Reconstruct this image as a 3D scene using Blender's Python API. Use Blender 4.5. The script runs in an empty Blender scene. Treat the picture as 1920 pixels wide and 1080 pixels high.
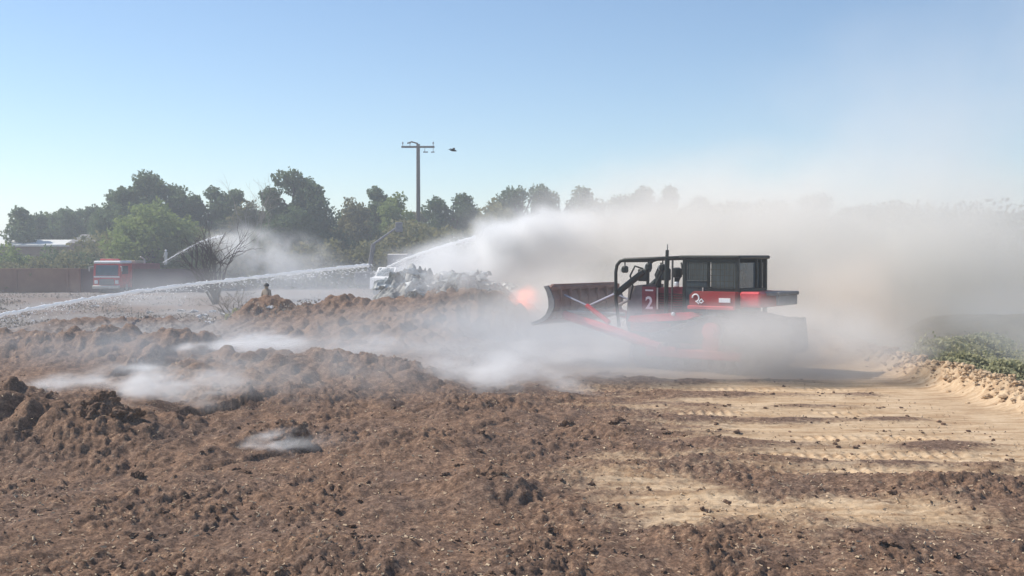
import bpy, math, random
import numpy as np
from mathutils import Vector, Matrix

S = bpy.context.scene
C = S.collection
R = math.radians
# ------------------------------------------------------------------ camera
CAM = (0.0, 0.0, 3.2)
F = 2000.0
PITCH = math.atan(60 / F)
cd = bpy.data.cameras.new('camera'); cd.sensor_width = 36; cd.lens = F / 1920 * 36
cd.clip_start = 0.1; cd.clip_end = 9000
cam = bpy.data.objects.new('camera', cd); C.objects.link(cam)
cam.location = CAM; cam.rotation_euler = (math.pi / 2 - PITCH, 0, 0)
S.camera = cam
# ------------------------------------------------------------------ light
SUN_AZ, SUN_EL = R(-68), R(45)          # azimuth from +Y towards +X
w = bpy.data.worlds.new('World'); S.world = w; w.use_nodes = True
nt = w.node_tree
sky = nt.nodes.new('ShaderNodeTexSky'); sky.sky_type = 'NISHITA'; sky.sun_disc = False
sky.sun_elevation = SUN_EL; sky.sun_rotation = SUN_AZ
sky.air_density = 1.0; sky.dust_density = 0.0; sky.ozone_density = 3.0
bg = nt.nodes['Background']; bg.inputs[1].default_value = 0.11
nt.links.new(sky.outputs[0], bg.inputs[0])
sd = bpy.data.lights.new('sun', 'SUN'); sd.energy = 4.8; sd.angle = R(0.6); sd.color = (1, 0.93, 0.83)
so = bpy.data.objects.new('sun', sd); C.objects.link(so)
sdir = Vector((math.sin(SUN_AZ) * math.cos(SUN_EL), math.cos(SUN_AZ) * math.cos(SUN_EL), math.sin(SUN_EL)))
so.rotation_euler = sdir.to_track_quat('Z', 'Y').to_euler()
so.location = (0, 0, 60)
S.view_settings.view_transform = 'Standard'; S.view_settings.look = 'None'
S.view_settings.exposure = 0.32; S.view_settings.gamma = 1
S.render.engine = 'CYCLES'
cy = S.cycles
cy.volume_bounces = 5; cy.max_bounces = 8; cy.diffuse_bounces = 2; cy.transparent_max_bounces = 24
cy.volume_step_rate = 1.0; cy.volume_max_steps = 256
cy.use_denoising = True
cy.caustics_reflective = False; cy.caustics_refractive = False

rng = np.random.default_rng(7)
random.seed(11)

def P(u, v, d):
    a = (u - 960) / F; b = (v - 540) / F
    s = d / (math.cos(PITCH) - b * math.sin(PITCH))
    return Vector((s * a, d, CAM[2] + s * (-math.sin(PITCH) - b * math.cos(PITCH))))

# ------------------------------------------------------------------ materials
def nodes(m):
    m.use_nodes = True
    return m.node_tree, m.node_tree.nodes['Principled BSDF']

def mat(name, col, rough=0.7, metal=0.0, var=0.25, scale=3.0, bump=0.0, col2=None, spec=0.3, emit=None, est=0):
    m = bpy.data.materials.new(name)
    t, b = nodes(m)
    tc = t.nodes.new('ShaderNodeTexCoord')
    n = t.nodes.new('ShaderNodeTexNoise'); n.inputs['Scale'].default_value = scale; n.inputs['Detail'].default_value = 5
    n.inputs['Roughness'].default_value = 0.65
    t.links.new(tc.outputs['Object'], n.inputs['Vector'])
    r = t.nodes.new('ShaderNodeValToRGB')
    r.color_ramp.elements[0].position = 0.3; r.color_ramp.elements[1].position = 0.7
    c2 = col2 or tuple(min(1, c * (1 + var)) for c in col)
    r.color_ramp.elements[0].color = (*[c * (1 - var) for c in col], 1) if not col2 else (*col, 1)
    r.color_ramp.elements[1].color = (*c2, 1)
    t.links.new(n.outputs['Fac'], r.inputs[0]); t.links.new(r.outputs[0], b.inputs['Base Color'])
    b.inputs['Roughness'].default_value = rough; b.inputs['Metallic'].default_value = metal
    b.inputs['Specular IOR Level'].default_value = spec
    if bump:
        bp = t.nodes.new('ShaderNodeBump'); bp.inputs['Strength'].default_value = 0.6; bp.inputs['Distance'].default_value = bump
        t.links.new(n.outputs['Fac'], bp.inputs['Height']); t.links.new(bp.outputs[0], b.inputs['Normal'])
    if emit:
        b.inputs['Emission Color'].default_value = (*emit, 1); b.inputs['Emission Strength'].default_value = est
    return m

M = {}
M['red'] = mat('red_paint', (0.52, 0.035, 0.045), 0.45, var=0.3, scale=2.5, spec=0.4)
M['red_worn'] = mat('dusty_red_paint', (0.36, 0.03, 0.035), 0.6, scale=3, col2=(0.26, 0.07, 0.06))
M['maroon'] = mat('dark_red_hood', (0.22, 0.045, 0.06), 0.6, var=0.3)
M['dark'] = mat('black_paint', (0.022, 0.026, 0.022), 0.5, var=0.3)
M['cabgrey'] = mat('dark_cab_panel', (0.03, 0.045, 0.05), 0.5, var=0.3)
M['glass'] = mat('smoked_glass', (0.05, 0.075, 0.09), 0.12, var=0.4, scale=1.5, spec=0.7)
M['steel'] = mat('track_steel', (0.10, 0.095, 0.09), 0.55, metal=0.4, var=0.35, scale=6)
M['blade'] = mat('worn_blade_steel', (0.26, 0.13, 0.105), 0.6, scale=2.2, col2=(0.36, 0.24, 0.19))
M['edge'] = mat('bare_steel', (0.45, 0.43, 0.40), 0.4, metal=0.3, var=0.2)
M['chrome'] = mat('polished_rod', (0.55, 0.5, 0.5), 0.25, metal=0.6, var=0.1)
M['white'] = mat('white_paint', (0.8, 0.8, 0.8), 0.5, var=0.05)
M['lamp'] = mat('lamp_lens', (0.7, 0.72, 0.72), 0.2, var=0.1, spec=0.6)
M['grey'] = mat('grey_panel', (0.20, 0.19, 0.19), 0.6, var=0.3)
M['bark'] = mat('bark', (0.09, 0.07, 0.055), 0.9, var=0.4, scale=8)
M['bare'] = mat('dry_twigs', (0.30, 0.26, 0.21), 0.9, var=0.3, scale=8)
M['leafA'] = mat('pine_foliage', (0.08, 0.125, 0.06), 0.8, scale=0.5, col2=(0.15, 0.20, 0.095))
M['leafB'] = mat('broadleaf_foliage', (0.15, 0.21, 0.06), 0.8, scale=0.5, col2=(0.26, 0.31, 0.11))
M['leafC'] = mat('olive_foliage', (0.15, 0.16, 0.07), 0.85, scale=0.5, col2=(0.24, 0.22, 0.11))
M['weed'] = mat('weeds', (0.32, 0.33, 0.17), 0.85, scale=0.7, col2=(0.50, 0.46, 0.28))
M['wall'] = mat('brown_block_wall', (0.20, 0.10, 0.07), 0.9, scale=0.4, col2=(0.34, 0.20, 0.12))
M['wall2'] = mat('plum_block_wall', (0.085, 0.055, 0.06), 0.9, scale=0.4, col2=(0.12, 0.075, 0.075))
M['roof'] = mat('pale_metal_roof', (0.7, 0.7, 0.66), 0.5, var=0.12)
M['housewall'] = mat('tan_house_wall', (0.25, 0.19, 0.15), 0.9, var=0.15)
M['wood'] = mat('pole_wood', (0.11, 0.09, 0.08), 0.9, var=0.3, scale=4)
M['insul'] = mat('insulator', (0.20, 0.20, 0.22), 0.4)
M['ash'] = mat('ashy_sheet', (0.22, 0.23, 0.23), 0.8, scale=1.6, col2=(0.75, 0.77, 0.75))
M['char'] = mat('charred_debris', (0.08, 0.08, 0.08), 0.9, scale=2.2, col2=(0.5, 0.5, 0.48))
M['litter'] = mat('pale_scrap', (0.75, 0.74, 0.72), 0.7, var=0.1)
M['coat'] = mat('tan_coat', (0.42, 0.34, 0.26), 0.9, var=0.2)
M['skin'] = mat('skin', (0.45, 0.28, 0.2), 0.6, var=0.05)
M['helmet'] = mat('dark_helmet', (0.03, 0.03, 0.03), 0.5)
M['palecoat'] = mat('pale_coat', (0.6, 0.6, 0.56), 0.9, var=0.1)
M['hill'] = mat('distant_hill', (0.20, 0.16, 0.13), 0.95, var=0.25, scale=0.01)
M['chips'] = mat('wood_chips', (0.40, 0.29, 0.19), 0.85, scale=0.6, col2=(0.6, 0.47, 0.32))
M['clod'] = mat('mulch_clods', (0.10, 0.060, 0.040), 0.95, scale=1.6, col2=(0.23, 0.145, 0.095), bump=0.01)
M['sandclod'] = mat('sand_clods', (0.36, 0.28, 0.18), 0.95, scale=1.2, col2=(0.52, 0.42, 0.28), bump=0.01)

for k_ in ('leafA', 'leafB', 'leafC', 'weed'):
    t_ = M[k_].node_tree; b_ = t_.nodes['Principled BSDF']; tr_ = t_.nodes.new('ShaderNodeBsdfTranslucent'); mx_ = t_.nodes.new('ShaderNodeMixShader')
    t_.links.new(b_.inputs['Base Color'].links[0].from_socket, tr_.inputs['Color']); mx_.inputs[0].default_value = 0.4
    t_.links.new(b_.outputs[0], mx_.inputs[1]); t_.links.new(tr_.outputs[0], mx_.inputs[2]); t_.links.new(mx_.outputs[0], t_.nodes['Material Output'].inputs['Surface'])
# water
mw = bpy.data.materials.new('white_water'); t, b = nodes(mw)
b.inputs['Base Color'].default_value = (0.9, 0.92, 0.94, 1); b.inputs['Roughness'].default_value = 0.35
b.inputs['Subsurface Weight'].default_value = 0.0
b.inputs['Emission Strength'].default_value = 0
trw = t.nodes.new('ShaderNodeBsdfTranslucent'); trw.inputs['Color'].default_value = (0.95, 0.96, 0.97, 1); mxw = t.nodes.new('ShaderNodeMixShader'); mxw.inputs[0].default_value = 0.5
t.links.new(b.outputs[0], mxw.inputs[1]); t.links.new(trw.outputs[0], mxw.inputs[2]); t.links.new(mxw.outputs[0], t.nodes['Material Output'].inputs['Surface'])
M['water'] = mw

# ------------------------------------------------------------------ mesh helpers
class MB:
    def __init__(s): s.v = []; s.f = []
    def add(s, vs, fs):
        o = len(s.v); s.v += [tuple(p) for p in vs]; s.f += [tuple(i + o for i in f) for f in fs]; return s
    def box(s, c, d, rz=0, ry=0, bev=0.0, rx=0):
        hx, hy, hz = d[0] / 2, d[1] / 2, d[2] / 2
        m = Matrix.Rotation(rz, 3, 'Z') @ Matrix.Rotation(ry, 3, 'Y') @ Matrix.Rotation(rx, 3, 'X')
        bv = min(bev if bev else min(d) * 0.08, min(d) * 0.3)
        vs = []
        for sx in (-1, 1):
            for sy in (-1, 1):
                for sz in (-1, 1):
                    vs += [(sx * hx, sy * (hy - bv), sz * (hz - bv)), (sx * (hx - bv), sy * hy, sz * (hz - bv)), (sx * (hx - bv), sy * (hy - bv), sz * hz)]
        def I(a, b_, c_, k): return ((a > 0) * 4 + (b_ > 0) * 2 + (c_ > 0)) * 3 + k
        fs = []
        q = [(-1, -1), (1, -1), (1, 1), (-1, 1)]
        for sgn in (-1, 1):
            fs.append([I(sgn, a, b_, 0) for a, b_ in q]); fs.append([I(a, sgn, b_, 1) for a, b_ in q]); fs.append([I(a, b_, sgn, 2) for a, b_ in q])
        for a in (-1, 1):
            for b_ in (-1, 1):
                fs.append([I(a, b_, -1, 0), I(a, b_, 1, 0), I(a, b_, 1, 1), I(a, b_, -1, 1)])
                fs.append([I(a, -1, b_, 0), I(a, 1, b_, 0), I(a, 1, b_, 2), I(a, -1, b_, 2)])
                fs.append([I(-1, a, b_, 1), I(1, a, b_, 1), I(1, a, b_, 2), I(-1, a, b_, 2)])
                for c_ in (-1, 1): fs.append([I(a, b_, c_, 0), I(a, b_, c_, 1), I(a, b_, c_, 2)])
        s.add([m @ Vector(p) + Vector(c) for p in vs], fs); return s
    def tube(s, pts, rad, n=8, cap=True):
        pts = [Vector(p) for p in pts]
        if not isinstance(rad, (list, tuple)): rad = [rad] * len(pts)
        vs = []; fs = []
        prev = None
        for i, p in enumerate(pts):
            d = (pts[min(i + 1, len(pts) - 1)] - pts[max(i - 1, 0)]).normalized()
            if prev is None:
                a = Vector((0, 0, 1)) if abs(d.z) < 0.9 else Vector((1, 0, 0))
                x = d.cross(a).normalized()
            else:
                x = (prev - d * prev.dot(d)).normalized()
            prev = x; y = d.cross(x)
            for k in range(n):
                an = 2 * math.pi * k / n
                vs.append(p + (x * math.cos(an) + y * math.sin(an)) * rad[i])
        for i in range(len(pts) - 1):
            for k in range(n):
                fs.append((i * n + k, i * n + (k + 1) % n, (i + 1) * n + (k + 1) % n, (i + 1) * n + k))
        if cap:
            fs.append(tuple(range(n - 1, -1, -1))); fs.append(tuple((len(pts) - 1) * n + k for k in range(n)))
        s.add(vs, fs); return s
    def cyl(s, a, b_, r, n=20): return s.tube([a, b_], r, n)
    def prism(s, poly, y0, y1):              # polygon in xz extruded along y
        n = len(poly)
        vs = [(x, y0, z) for x, z in poly] + [(x, y1, z) for x, z in poly]
        fs = [tuple(range(n)), tuple(range(2 * n - 1, n - 1, -1))] + [(i, i + n, (i + 1) % n + n, (i + 1) % n) for i in range(n)]
        s.add(vs, fs); return s
    def build(s, name, m, parent=None, smooth=False):
        me = bpy.data.meshes.new(name); me.from_pydata(s.v, [], s.f); me.update()
        import bmesh
        bm = bmesh.new(); bm.from_mesh(me); bmesh.ops.recalc_face_normals(bm, faces=bm.faces); bm.to_mesh(me); bm.free()
        me.materials.append(m)
        if smooth:
            me.polygons.foreach_set('use_smooth', [True] * len(me.polygons))
        o = bpy.data.objects.new(name, me); C.objects.link(o)
        if parent: o.parent = parent
        return o

def np_mesh(name, V, Fq, m, smooth=True, k=4):
    me = bpy.data.meshes.new(name)
    me.vertices.add(len(V)); me.vertices.foreach_set('co', np.ascontiguousarray(V, dtype=np.float32).ravel())
    nf = len(Fq)
    me.loops.add(nf * k); me.loops.foreach_set('vertex_index', np.ascontiguousarray(Fq, dtype=np.int32).ravel())
    me.polygons.add(nf); me.polygons.foreach_set('loop_start', np.arange(0, nf * k, k, dtype=np.int32))
    me.update(calc_edges=True)
    me.polygons.foreach_set('use_smooth', np.full(nf, smooth))
    me.materials.append(m)
    o = bpy.data.objects.new(name, me); C.objects.link(o)
    return o

def tag(o, label=None, cat=None, group=None, kind=None):
    if label: o['label'] = label
    if cat: o['category'] = cat
    if group: o['group'] = group
    if kind: o['kind'] = kind
    return o
def empty(name, loc, rz=0.0, **k):
    o = bpy.data.objects.new(name, None); C.objects.link(o); o.location = loc; o.rotation_euler = (0, 0, rz)
    return tag(o, **k)
def copy_tree(o, parent=None):
    c = o.copy(); C.objects.link(c); c.parent = parent
    for ch in list(o.children): copy_tree(ch, c)
    return c

# ------------------------------------------------------------------ noise
_perm = np.random.default_rng(3).permutation(4096)
_ang = np.random.default_rng(4).random(4096) * 2 * np.pi
_gx, _gy = np.cos(_ang), np.sin(_ang)
def gn(x, y, seed=0):
    xi = np.floor(x).astype(np.int64); yi = np.floor(y).astype(np.int64)
    fx = x - xi; fy = y - yi
    def g(ix, iy, dx, dy):
        h = _perm[(_perm[(ix + seed * 131) & 4095] + iy) & 4095]
        return _gx[h] * dx + _gy[h] * dy
    ux = fx * fx * fx * (fx * (fx * 6 - 15) + 10); uy = fy * fy * fy * (fy * (fy * 6 - 15) + 10)
    a = g(xi, yi, fx, fy); b_ = g(xi + 1, yi, fx - 1, fy); c = g(xi, yi + 1, fx, fy - 1); d = g(xi + 1, yi + 1, fx - 1, fy - 1)
    return (a + (b_ - a) * ux + (c - a) * uy + (a - b_ - c + d) * ux * uy) * 1.5
def fbm(x, y, s, octv=4, seed=0, gain=0.5):
    r = 0; a = 1.0; f = 1.0 / s
    for i in range(octv):
        r = r + a * gn(x * f + 17.3 * i, y * f - 9.1 * i, seed + i); a *= gain; f *= 2.03
    return r
def sst(a, b_, x):
    t = np.clip((x - a) / (b_ - a), 0, 1); return t * t * (3 - 2 * t)

# ------------------------------------------------------------------ terrain
def RP(lst): return [tuple(P(u, v, d)) for u, v, d in lst]
RIDGES = [  # (points u,v,dist), front width, back width, power
    (RP([(-420, 720, 18.2), (-120, 735, 18), (0, 738, 18), (90, 735, 18), (185, 752, 18), (300, 782, 18), (390, 795, 18), (500, 806, 17.8), (580, 840, 17.4), (650, 885, 16.6)]), 1.5, 1.3, 1.7),
    (RP([(-500, 610, 31), (-200, 620, 31), (0, 627, 31), (120, 628, 31), (250, 624, 31), (360, 630, 31), (400, 668, 30.5), (430, 700, 30)]), 2.6, 1.8, 1.8),
    (RP([(330, 705, 27.5), (380, 672, 27.4), (460, 664, 27), (540, 666, 26.8), (620, 659, 26), (700, 674, 25.6), (760, 686, 25), (860, 735, 23.4), (940, 752, 22.3), (1000, 780, 21.3), (1050, 806, 20.3), (1110, 835, 19)]), 5.0, 1.6, 1.3),
    (RP([(360, 625, 47), (430, 600, 47), (480, 565, 47), (520, 563, 47), (562, 577, 46.5), (600, 574, 46), (650, 559, 46), (690, 569, 45.5), (730, 572, 45)]), 3.0, 2.0, 1.8),
    (RP([(680, 590, 44), (740, 560, 43.5), (800, 550, 43), (860, 550, 42), (930, 552, 41.2), (965, 580, 40.6), (1012, 650, 40)]), 5.0, 3.5, 1.6),
    (RP([(-300, 590, 60), (60, 585, 58), (200, 590, 57)]), 2.5, 2.5, 1.8),
    (RP([(120, 604, 45), (240, 598, 46), (330, 602, 46)]), 2.0, 2.0, 1.8),
    (RP([(560, 620, 36), (640, 612, 36), (760, 622, 35.5), (860, 640, 35)]), 3.0, 2.0, 1.8),
    (RP([(820, 905, 14.4), (860, 888, 14.3), (930, 892, 14.1), (1000, 930, 13.9), (1060, 965, 13.6)]), 0.42, 0.6, 2.0),
    (RP([(560, 775, 21), (640, 770, 21.2), (700, 792, 21)]), 1.2, 1.0, 1.6),
    (RP([(900, 762, 21), (990, 775, 20.6), (1040, 800, 20)]), 1.4, 0.8, 1.6),
    (RP([(1052, 800, 19.9), (1070, 790, 20), (1090, 800, 20)]), 0.35, 0.3, 1.8),
    (RP([(1120, 806, 19.6), (1160, 794, 19.8), (1210, 812, 19.8)]), 0.7, 0.5, 1.8),
    (RP([(700, 832, 17), (860, 840, 17.2), (960, 852, 17)]), 0.9, 0.9, 1.6),
]
def ridge_h(x, y, pts, wf, wb, p):
    best = np.full(x.shape, 1e9); z = np.zeros(x.shape); side = np.zeros(x.shape)
    for (x0, y0, z0), (x1, y1, z1) in zip(pts[:-1], pts[1:]):
        dx, dy = x1 - x0, y1 - y0; L = dx * dx + dy * dy
        t = np.clip(((x - x0) * dx + (y - y0) * dy) / L, 0, 1)
        ex = x - (x0 + t * dx); ey = y - (y0 + t * dy); d = np.hypot(ex, ey)
        mk = d < best
        best = np.where(mk, d, best); z = np.where(mk, z0 + t * (z1 - z0), z)
        side = np.where(mk, ey, side)
    wd = np.where(side < 0, wf, wb)
    return np.maximum(z, 0.02) * np.exp(-(best / wd) ** p)

WIND = [  # windrows: y, x0, x1, height, halfwidth
    (20.5, 2.2, 8.3, 0.14, 0.36), (19.0, 1.0, 4.6, 0.09, 0.3), (19.2, 6.2, 8.5, 0.05, 0.15), (24.3, 2.6, 8.6, 0.12, 0.45), (26.9, 1.0, 8.0, 0.10, 0.45),
    (17.7, -2.0, 8.4, 0.12, 0.5), (22.4, 3.0, 8.2, 0.09, 0.3), (16.2, 1.0, 10.4, 0.10, 0.3), (15.0, 3.0, 10.5, 0.12, 0.35), (29.0, 3.0, 8.0, 0.04, 0.3),
    (14.3, 1.0, 6.0, 0.05, 0.2), (13.5, 0.2, 3.0, 0.09, 0.25), (12.0, 0.5, 4.4, 0.06, 0.3), (11.6, -7, 1.0, 0.05, 0.25), (13.0, -6.5, -2.0, 0.05, 0.22)]
def wind_mask(x, y):
    r = np.zeros(x.shape)
    yy = y + 0.25 * gn(x * 0.35, y * 0.2, 21) + 0.05 * gn(x * 2, y * 2, 22)
    for wy, x0, x1, h, wd in WIND:
        e = sst(x0 - 0.6, x0 + 0.8, x) * (1 - sst(x1 - 0.9, x1 + 0.5, x))
        wv = 0.65 + 0.5 * gn(x * 0.8, y * 0 + wy, 23)
        r = np.maximum(r, h / 0.13 * e * wv * np.exp(-((yy - wy) / wd) ** 2))
    return np.clip(r, 0, 1.4)
def sandness(x, y):
    n = fbm(x, y, 2.2, 4, 31)
    n2 = fbm(x * 0.35, y * 1.6, 1.1, 3, 35)          # streaks along x
    edge = 5.2 - 0.0 * y + 1.6 * n2 + 0.8 * n
    s1 = sst(-4.6, 1.4, x - edge)
    s1 = np.where(y < 18.0, s1 * sst(13.6, 17.0, y + 1.2 * n), s1)
    # trampled paler patches near the camera
    px = np.exp(-(((x - 3.3) / 2.2) ** 2 + ((y - 13.2) / 1.3) ** 2) ** 1.2)
    p2 = 0.55 * np.exp(-(((x - 2.2) / 2.0) ** 2 + ((y - 16) / 1.6) ** 2))
    s2 = np.clip(px * (0.95 + 0.9 * n) + p2 * (0.8 + n), 0, 1)
    s = np.maximum(s1, s2)
    return np.clip(s, 0, 1)
def height(x, y, detail=True):
    h = np.zeros(x.shape)
    for pts, wf, wb, p in RIDGES:
        h = np.maximum(h, ridge_h(x, y, pts, wf, wb, p)) + 0.15 * np.minimum(h, ridge_h(x, y, pts, wf, wb, p))
    sand = sandness(x, y); wm = wind_mask(x, y)
    h = h + 0.13 * wm
    # berm beside the road, ground falls away beyond it
    bx = x - 10.95 - 0.12 * gn(y * 0.5, y * 0 + 3, 41)
    bl = np.exp(-(np.abs(bx) / 0.56) ** 2.4) * sst(9, 12, y)
    bh = 0.40 + 0.10 * gn(y * 0.9, x * 0.6, 42)
    h = h + bl * bh
    h = h - 0.55 * sst(11.6, 16.5, x) * (1 - sst(70, 90, y))
    far = sst(48, 62, y); far = far * 0.8
    mul = np.clip(1 - sand, 0, 1) * (1 - far) * (1 - sst(11.2, 12, x)) * (1 - sst(8.6, 9.6, x) * (y > 15.5) * 0.9)
    mul = mul * (0.35 + 0.65 * (1 - sst(2.0, 6.0, x) * (y > 17)))
    if detail:
        n0 = fbm(x, y, 2.4, 3, 51)
        b1 = np.abs(fbm(x, y, 0.85, 2, 54)) * 2.0 + 0.25 + 0.35 * fbm(x, y, 0.9, 2, 154)
        b2 = np.abs(fbm(x, y, 0.27, 3, 58)) * 2.0 + 0.3
        b3 = fbm(x, y, 0.11, 3, 62, 0.65)
        lump = np.clip(fbm(x, y, 0.5, 2, 66) - 0.12, 0, 1)
        hr = np.clip(h / 0.8, 0, 1)
        rm = 0.35 + 0.9 * sst(-0.35, 0.45, fbm(x, y, 1.9, 2, 190)) + 0.25 * hr
        h = h + mul * (0.10 * n0 + (0.035 + 0.12 * hr) * (b1 - 0.6) + rm * (0.036 * (b2 - 0.6) + 0.026 * b3 + 0.014 * fbm(x, y, 0.045, 2, 193)) + 0.10 * lump * (0.4 + hr))
        s = sand * (1 - sst(9, 10.2, x))
        h = h + 0.012 * fbm(x * 0.5, y * 1.5, 0.5, 4, 70) * (1 - far)
        h = h + 0.02 * fbm(x, y, 0.18, 3, 74) * sand * (1 - far) * (y < 17)
        # track cleat prints
        for cy_, x0, x1, sp in ((25.6, 4.6, 8.0, 0.21), (18.6, 5.0, 8.4, 0.2), (15.7, 2.2, 5.6, 0.21), (21.6, 3.4, 7.6, 0.2), (16.9, 4.0, 7.2, 0.2), (14.2, 4.6, 7.5, 0.2)):
            e = sst(x0 - 0.3, x0 + 0.3, x) * (1 - sst(x1 - 0.3, x1 + 0.3, x)) * (np.exp(-((y - cy_) / 0.24) ** 4))
            h = h + e * (0.028 * np.sin(2 * np.pi * x / sp) * (0.7 + gn(x, y, 80)) - 0.015)
        # clumpy berm
        k1 = 1 - np.abs(fbm(x, y, 0.42, 3, 90)) * 2.2
        h = h + bl * (0.13 * (k1 - 0.4) + 0.05 * fbm(x, y, 0.13, 2, 93))
        h = h + far * 0.12 * fbm(x, y, 6, 3, 96) * (1 - sst(200, 400, y))
    return h

NX, NY = 1040, 760
ty = np.concatenate([8 * (62 / 8) ** np.linspace(0, 1, NY - 70), 62 * (4200 / 62) ** np.linspace(0, 1, 71)[1:]])
ss = np.linspace(-1, 1, NX)
Y = np.repeat(ty[:, None], NX, 1)
X = ss[None, :] * (0.60 * Y + 5)
Y = Y + 0; H = height(X, Y)
V = np.stack([X, Y, H], -1).reshape(-1, 3)
idx = np.arange(NX * (NY)).reshape(NY, NX)
Fq = np.stack([idx[:-1, :-1], idx[:-1, 1:], idx[1:, 1:], idx[1:, :-1]], -1).reshape(-1, 4)

mg = bpy.data.materials.new('ground'); t, b = nodes(mg)
def N(t, ty_, **k):
    n = t.nodes.new(ty_)
    for a, v_ in k.items(): setattr(n, a, v_)
    return n
at = N(t, 'ShaderNodeAttribute', attribute_name='soil')
tc = N(t, 'ShaderNodeTexCoord')
n1 = N(t, 'ShaderNodeTexNoise'); n1.inputs['Scale'].default_value = 9; n1.inputs['Detail'].default_value = 8; n1.inputs['Roughness'].default_value = 0.75
n2 = N(t, 'ShaderNodeTexNoise'); n2.inputs['Scale'].default_value = 0.9; n2.inputs['Detail'].default_value = 5
n3 = N(t, 'ShaderNodeTexNoise'); n3.inputs['Scale'].default_value = 45; n3.inputs['Detail'].default_value = 4
for n_ in (n1, n2, n3): t.links.new(tc.outputs['Object'], n_.inputs['Vector'])
def ramp(t, src, stops):
    r = N(t, 'ShaderNodeValToRGB'); e = r.color_ramp.elements
    while len(e) < len(stops): e.new(0.5)
    for el, (p_, c_) in zip(e, stops): el.position = p_; el.color = (*c_, 1)
    t.links.new(src, r.inputs[0]); return r.outputs[0]
def mix(t, f, a, b_, mode='MIX'):
    m_ = N(t, 'ShaderNodeMix', data_type='RGBA', blend_type=mode)
    for sck, v_ in ((m_.inputs['Factor'], f), (m_.inputs[6], a), (m_.inputs[7], b_)):
        if isinstance(v_, (int, float)): sck.default_value = v_
        elif isinstance(v_, tuple): sck.default_value = (*v_, 1)
        else: t.links.new(v_, sck)
    return m_.outputs[2]
mulchA = ramp(t, n1.outputs[0], [(0.30, (0.07, 0.040, 0.026)), (0.46, (0.160, 0.098, 0.066)), (0.60, (0.262, 0.170, 0.114)), (0.74, (0.50, 0.37, 0.25))])
mulchB = ramp(t, n1.outputs[0], [(0.32, (0.068, 0.042, 0.031)), (0.5, (0.158, 0.102, 0.074)), (0.72, (0.31, 0.22, 0.16))])
tint = ramp(t, n2.outputs[0], [(0.42, (0, 0, 0)), (0.6, (1, 1, 1))])
mulch = mix(t, tint, mulchA, mulchB)
sandc = ramp(t, n1.outputs[0], [(0.3, (0.43, 0.305, 0.19)), (0.5, (0.585, 0.435, 0.285)), (0.7, (0.67, 0.525, 0.36))])
sandc = mix(t, 0.35, sandc, ramp(t, n2.outputs[0], [(0.35, (0.46, 0.34, 0.21)), (0.65, (0.68, 0.54, 0.37))]))
mpx = N(t, 'ShaderNodeMapping'); mpx.inputs['Scale'].default_value = (0.55, 3.2, 1); t.links.new(tc.outputs['Object'], mpx.inputs['Vector'])
n4 = N(t, 'ShaderNodeTexNoise'); n4.inputs['Scale'].default_value = 1.6; n4.inputs['Detail'].default_value = 8; n4.inputs['Roughness'].default_value = 0.7; t.links.new(mpx.outputs[0], n4.inputs['Vector'])
streak = ramp(t, n4.outputs[0], [(0.40, (0.62, 0.52, 0.44)), (0.52, (0.88, 0.84, 0.80)), (0.62, (1, 1, 1))])
sandc = mix(t, 0.85, sandc, streak, 'MULTIPLY')
fib = N(t, 'ShaderNodeTexNoise'); fib.inputs['Scale'].default_value = 30; fib.inputs['Detail'].default_value = 6; fib.inputs['Roughness'].default_value = 0.8; t.links.new(tc.outputs['Object'], fib.inputs['Vector'])
mulch = mix(t, 1.0, mulch, ramp(t, fib.outputs[0], [(0.36, (0.45, 0.42, 0.40)), (0.5, (0.95, 0.95, 0.95)), (0.62, (1.5, 1.42, 1.3))]), 'MULTIPLY')
greyc = ramp(t, n1.outputs[0], [(0.3, (0.14, 0.13, 0.125)), (0.5, (0.23, 0.21, 0.20)), (0.72, (0.40, 0.375, 0.36))])
greenc = ramp(t, n1.outputs[0], [(0.3, (0.09, 0.10, 0.04)), (0.55, (0.18, 0.17, 0.08)), (0.7, (0.33, 0.29, 0.17))])
sep = N(t, 'ShaderNodeSeparateColor'); t.links.new(at.outputs['Color'], sep.inputs[0])
# break the sand boundary with noise
ad = N(t, 'ShaderNodeMath', operation='ADD'); t.links.new(sep.outputs[0], ad.inputs[0])
ms = N(t, 'ShaderNodeMath', operation='MULTIPLY_ADD'); ms.inputs[1].default_value = 0.9; ms.inputs[2].default_value = -0.45
t.links.new(n1.outputs[0], ms.inputs[0]); t.links.new(ms.outputs[0], ad.inputs[1])
mr = N(t, 'ShaderNodeMapRange', interpolation_type='SMOOTHSTEP'); mr.inputs[1].default_value = 0.08; mr.inputs[2].default_value = 0.80
t.links.new(ad.outputs[0], mr.inputs[0])
c0 = mix(t, mr.outputs[0], mulch, sandc)
c1 = mix(t, sep.outputs[1], c0, greyc)
c2 = mix(t, sep.outputs[2], c1, greenc)
t.links.new(c2, b.inputs['Base Color'])
b.inputs['Roughness'].default_value = 0.95; b.inputs['Specular IOR Level'].default_value = 0.15
bp = N(t, 'ShaderNodeBump'); bp.inputs['Strength'].default_value = 0.9; bp.inputs['Distance'].default_value = 0.03
bm2 = N(t, 'ShaderNodeBump'); bm2.inputs['Strength'].default_value = 0.8; bm2.inputs['Distance'].default_value = 0.008
t.links.new(n1.outputs[0], bp.inputs['Height']); t.links.new(n3.outputs[0], bm2.inputs['Height'])
t.links.new(bm2.outputs[0], bp.inputs['Normal']); t.links.new(bp.outputs[0], b.inputs['Normal'])

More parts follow.
